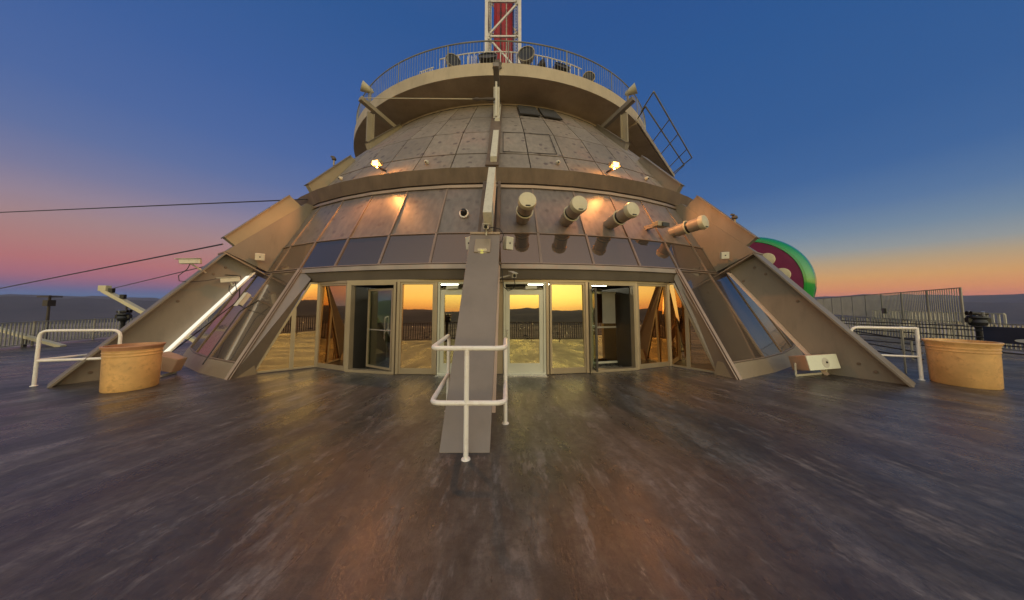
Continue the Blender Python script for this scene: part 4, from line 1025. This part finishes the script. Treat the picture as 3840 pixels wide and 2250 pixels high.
# booms
bm = thing('tilted_boom', 'cream steel boom rising to the left behind the left buttress', 'boom', (-13.6, -9.3, 0))
b0, b1 = V(-16.85, -9.52, 2.42), V(-12.6, -9.3, .05)
MB().beam(b0, b1, .20, .14).build('beam', M['cream'], bm, bevel=.01)
dv = (b1-b0).normalized()
MB().box(b0+dv*.02+V(0, 0, .1), (.34, .2, .24), .0).build('head', M['cream'], bm, bevel=.02)
for k in (.35, .9): MB().box(b0+dv*k+V(0, 0, .17), (.14, .12, .18), .2).build('clamp', M['black'], bm)
bm = thing('low_boom', 'cream steel boom lying low across the fence at the left edge', 'boom', (-18.8, -9.3, 0))
MB().beam((-23.5, -9.3, 1.25), (-18.7, -9.3, .0), .18, .12).build('beam', M['cream'], bm)
MB().beam((-20.4, -9.3, .0), (-20.4, -9.3, .42), .10, .10).build('foot', M['raild'], bm)
# light masts beyond the fence
for (x, y, zt, lab) in ((-26.3, -5.2, 2.35, 'dark mast with a small platform beyond the left fence'), (-31, 1.5, 1.9, 'thin dark mast farther right beyond the left fence')):
    t = thing('light_mast', lab, 'mast', (x, y, -3.3))
    MB().tube([(x, y, -3.35), (x, y, zt)], .07, 8, rs=[.09, .05]).build('pole', M['raild'], t)
    if zt > 2: MB().box((x, y, zt-.08), (.7, .5, .07)).build('platform', M['raild'], t); MB().box((x, y, zt-.45), (.3, .3, .35)).build('lamp_cluster', M['raild'], t)

# ------------------------------------------------------------------ green ride disc at right
DC = V(17.0, -1.9, 3.25); DN = V(-.93, -.70, -.02).normalized(); DR = 2.95
dt = thing('ride_disc', 'big round green rimmed ride disc with maroon face and cream lamps behind the right buttress', 'ride', DC)
MB().lathe([(DR*1.0, 0), (DR*1.01, .04), (DR*1.05, -.0), (DR*1.09, -.18), (DR*1.14, -.5), (DR*1.16, -.9), (DR*1.12, -1.2), (DR*1.0, -1.35), (0, -1.4)], DC, 72, DN).build('rim', M['green'], dt)
MB().lathe([(0, -.02), (DR, 0)], DC, 64, DN).build('face', M['maroon'], dt)
m3 = V(0, 0, 1).rotation_difference(DN).to_matrix()
for i in range(10):
    a = 2*math.pi*(i+.42)/10; c = DC+m3@V(DR*.70*math.sin(a), -DR*.70*math.cos(a), .0)
    l = MB().lathe([(.0, .10), (.24, .09), (.40, .06), (.43, .02), (.43, -.01)], c, 28, DN).build('lamp_dish', M['cream'], dt)
    MB().lathe([(0, .13), (.04, .12), (.05, .09)], c, 12, DN).build('bulb', M['whitecab'], l)
MB().beam(DC-DN*1.5, V(19.5, 0.5, -.3), .5, .5).build('support', M['raild'], dt)

# ------------------------------------------------------------------ sky
w = bpy.data.worlds.new('World'); sc.world = w; w.use_nodes = True
nt = w.node_tree; nt.nodes.clear()
out = nt.nodes.new('ShaderNodeOutputWorld'); bg = nt.nodes.new('ShaderNodeBackground')
tc = nt.nodes.new('ShaderNodeTexCoord'); nm = nt.nodes.new('ShaderNodeVectorMath'); nm.operation = 'NORMALIZE'
nt.links.new(tc.outputs['Generated'], nm.inputs[0])
sp = nt.nodes.new('ShaderNodeSeparateXYZ'); nt.links.new(nm.outputs[0], sp.inputs[0])
X, Y, Z = sp.outputs
def zr(stops):
    fac = mth(nt, 'ADD', mth(nt, 'MULTIPLY', Z, .5), .5)
    return ramp(nt, fac, [(.5+.5*math.sin(R_(e)), c) for e, c in stops]).outputs[0]
left = zr([(-30, S(60, 55, 60)), (-.4, S(60, 90, 130)), (1.0, S(52, 96, 150)), (1.6, S(82, 92, 142)), (2.3, S(120, 92, 128)), (3.3, S(152, 98, 118)), (4.9, S(165, 106, 112)), (7, S(160, 118, 120)), (9.3, S(150, 125, 132)), (11.8, S(134, 124, 146)), (14.5, S(110, 115, 152)), (18.5, S(86, 106, 156)), (23.5, S(70, 98, 156)), (32, S(56, 90, 152)), (46, S(42, 82, 142)), (56, S(52, 84, 138)), (66, S(135, 134, 142)), (90, S(190, 182, 174))])
right = zr([(-30, S(60, 55, 60)), (-.4, S(110, 90, 100)), (.9, S(206, 118, 88)), (2.0, S(208, 138, 88)), (3.6, S(196, 152, 98)), (5.6, S(166, 150, 124)), (7.2, S(134, 144, 150)), (9.6, S(106, 130, 156)), (12.8, S(80, 112, 156)), (17.4, S(58, 96, 151)), (24, S(48, 88, 146)), (38, S(40, 82, 142)), (50, S(38, 76, 138)), (56, S(48, 82, 138)), (66, S(135, 134, 142)), (90, S(190, 182, 174))])
back = zr([(-30, (.05, .035, .025, 1)), (-.8, (.20, .09, .03, 1)), (.3, (.92, .38, .10, 1)), (1.6, (1.1, .62, .16, 1)), (3.5, (1.18, .90, .28, 1)), (8, (1.08, .98, .46, 1)), (15, (.84, .79, .52, 1)), (26, (.60, .58, .52, 1)), (45, (.40, .41, .43, 1)), (66, (.40, .385, .38, 1)), (90, (.36, .33, .30, 1))])
def mapr(v, a, b):
    n = nt.nodes.new('ShaderNodeMapRange'); n.interpolation_type = 'SMOOTHSTEP'; n.inputs[1].default_value = a; n.inputs[2].default_value = b
    nt.links.new(v, n.inputs[0]); return n.outputs[0]
lr = mixc(nt, 1.0, mixc(nt, mapr(X, -.65, .75), left, right), (1.0, .93, .86, 1), 'MULTIPLY')
bk_k = mixc(nt, 1.0, back, (1.48, 1.48, 1.48, 1), 'MULTIPLY')
allc = mixc(nt, mapr(mth(nt, 'ADD', mth(nt, 'MULTIPLY', Y, -1), mth(nt, 'MULTIPLY', X, .12)), -.12, .75), lr, bk_k)
# glow where the sun went down, behind and slightly right of the camera
gd = nt.nodes.new('ShaderNodeVectorMath'); gd.operation = 'DOT_PRODUCT'; nt.links.new(nm.outputs[0], gd.inputs[0]); gd.inputs[1].default_value = Vector((.28, -.95, .06)).normalized()
gl = mth(nt, 'MULTIPLY', mapr(gd.outputs['Value'], .90, 1.0), .9)
allc = mixc(nt, gl, allc, (1.0, .72, .22, 1), 'ADD')
nt.links.new(allc, bg.inputs['Color']); bg.inputs['Strength'].default_value = 1.0
nt.links.new(bg.outputs[0], out.inputs[0])

sun = bpy.data.lights.new('sun', 'SUN'); sun.energy = .22; sun.angle = R_(18); sun.color = (1, .66, .38)
so_ = bpy.data.objects.new('sun', sun); COL.objects.link(so_)
so_.rotation_euler = (-Vector((.28, -.95, .16))).to_track_quat('-Z', 'Y').to_euler()

hz = MB(); hz.box((0, 0, 150), (44000, 44000, 860))
hm, hnt, hout = newmat('haze_air'); pv = hnt.nodes.new('ShaderNodeVolumePrincipled'); pv.inputs['Color'].default_value = (.66, .68, .95, 1); pv.inputs['Density'].default_value = 2.2e-5; pv.inputs['Anisotropy'].default_value = .0
hnt.links.new(pv.outputs[0], hout.inputs['Volume'])
tag(hz.build('haze', hm), 'thin blue evening haze over the far valley and hills', 'haze', kind='stuff')
# ------------------------------------------------------------------ camera
cam = bpy.data.cameras.new('camera'); co = bpy.data.objects.new('camera', cam); COL.objects.link(co); sc.camera = co
cam.sensor_width = 36; cam.lens = 36*1045.9/3840; cam.shift_y = -(1125-1071.2)/3840; cam.clip_start = .05; cam.clip_end = 100000
co.location = (.6902, -21.4987, 1.8); co.rotation_euler = (R_(90+3.935), 0, 0)
vs_ = sc.view_settings; vs_.view_transform = 'Standard'; vs_.look = 'None'; vs_.exposure = 0.28; vs_.gamma = 1
sc.cycles.max_bounces = 6; sc.cycles.glossy_bounces = 4; sc.cycles.transparent_max_bounces = 12
sc.cycles.sample_clamp_indirect = 4
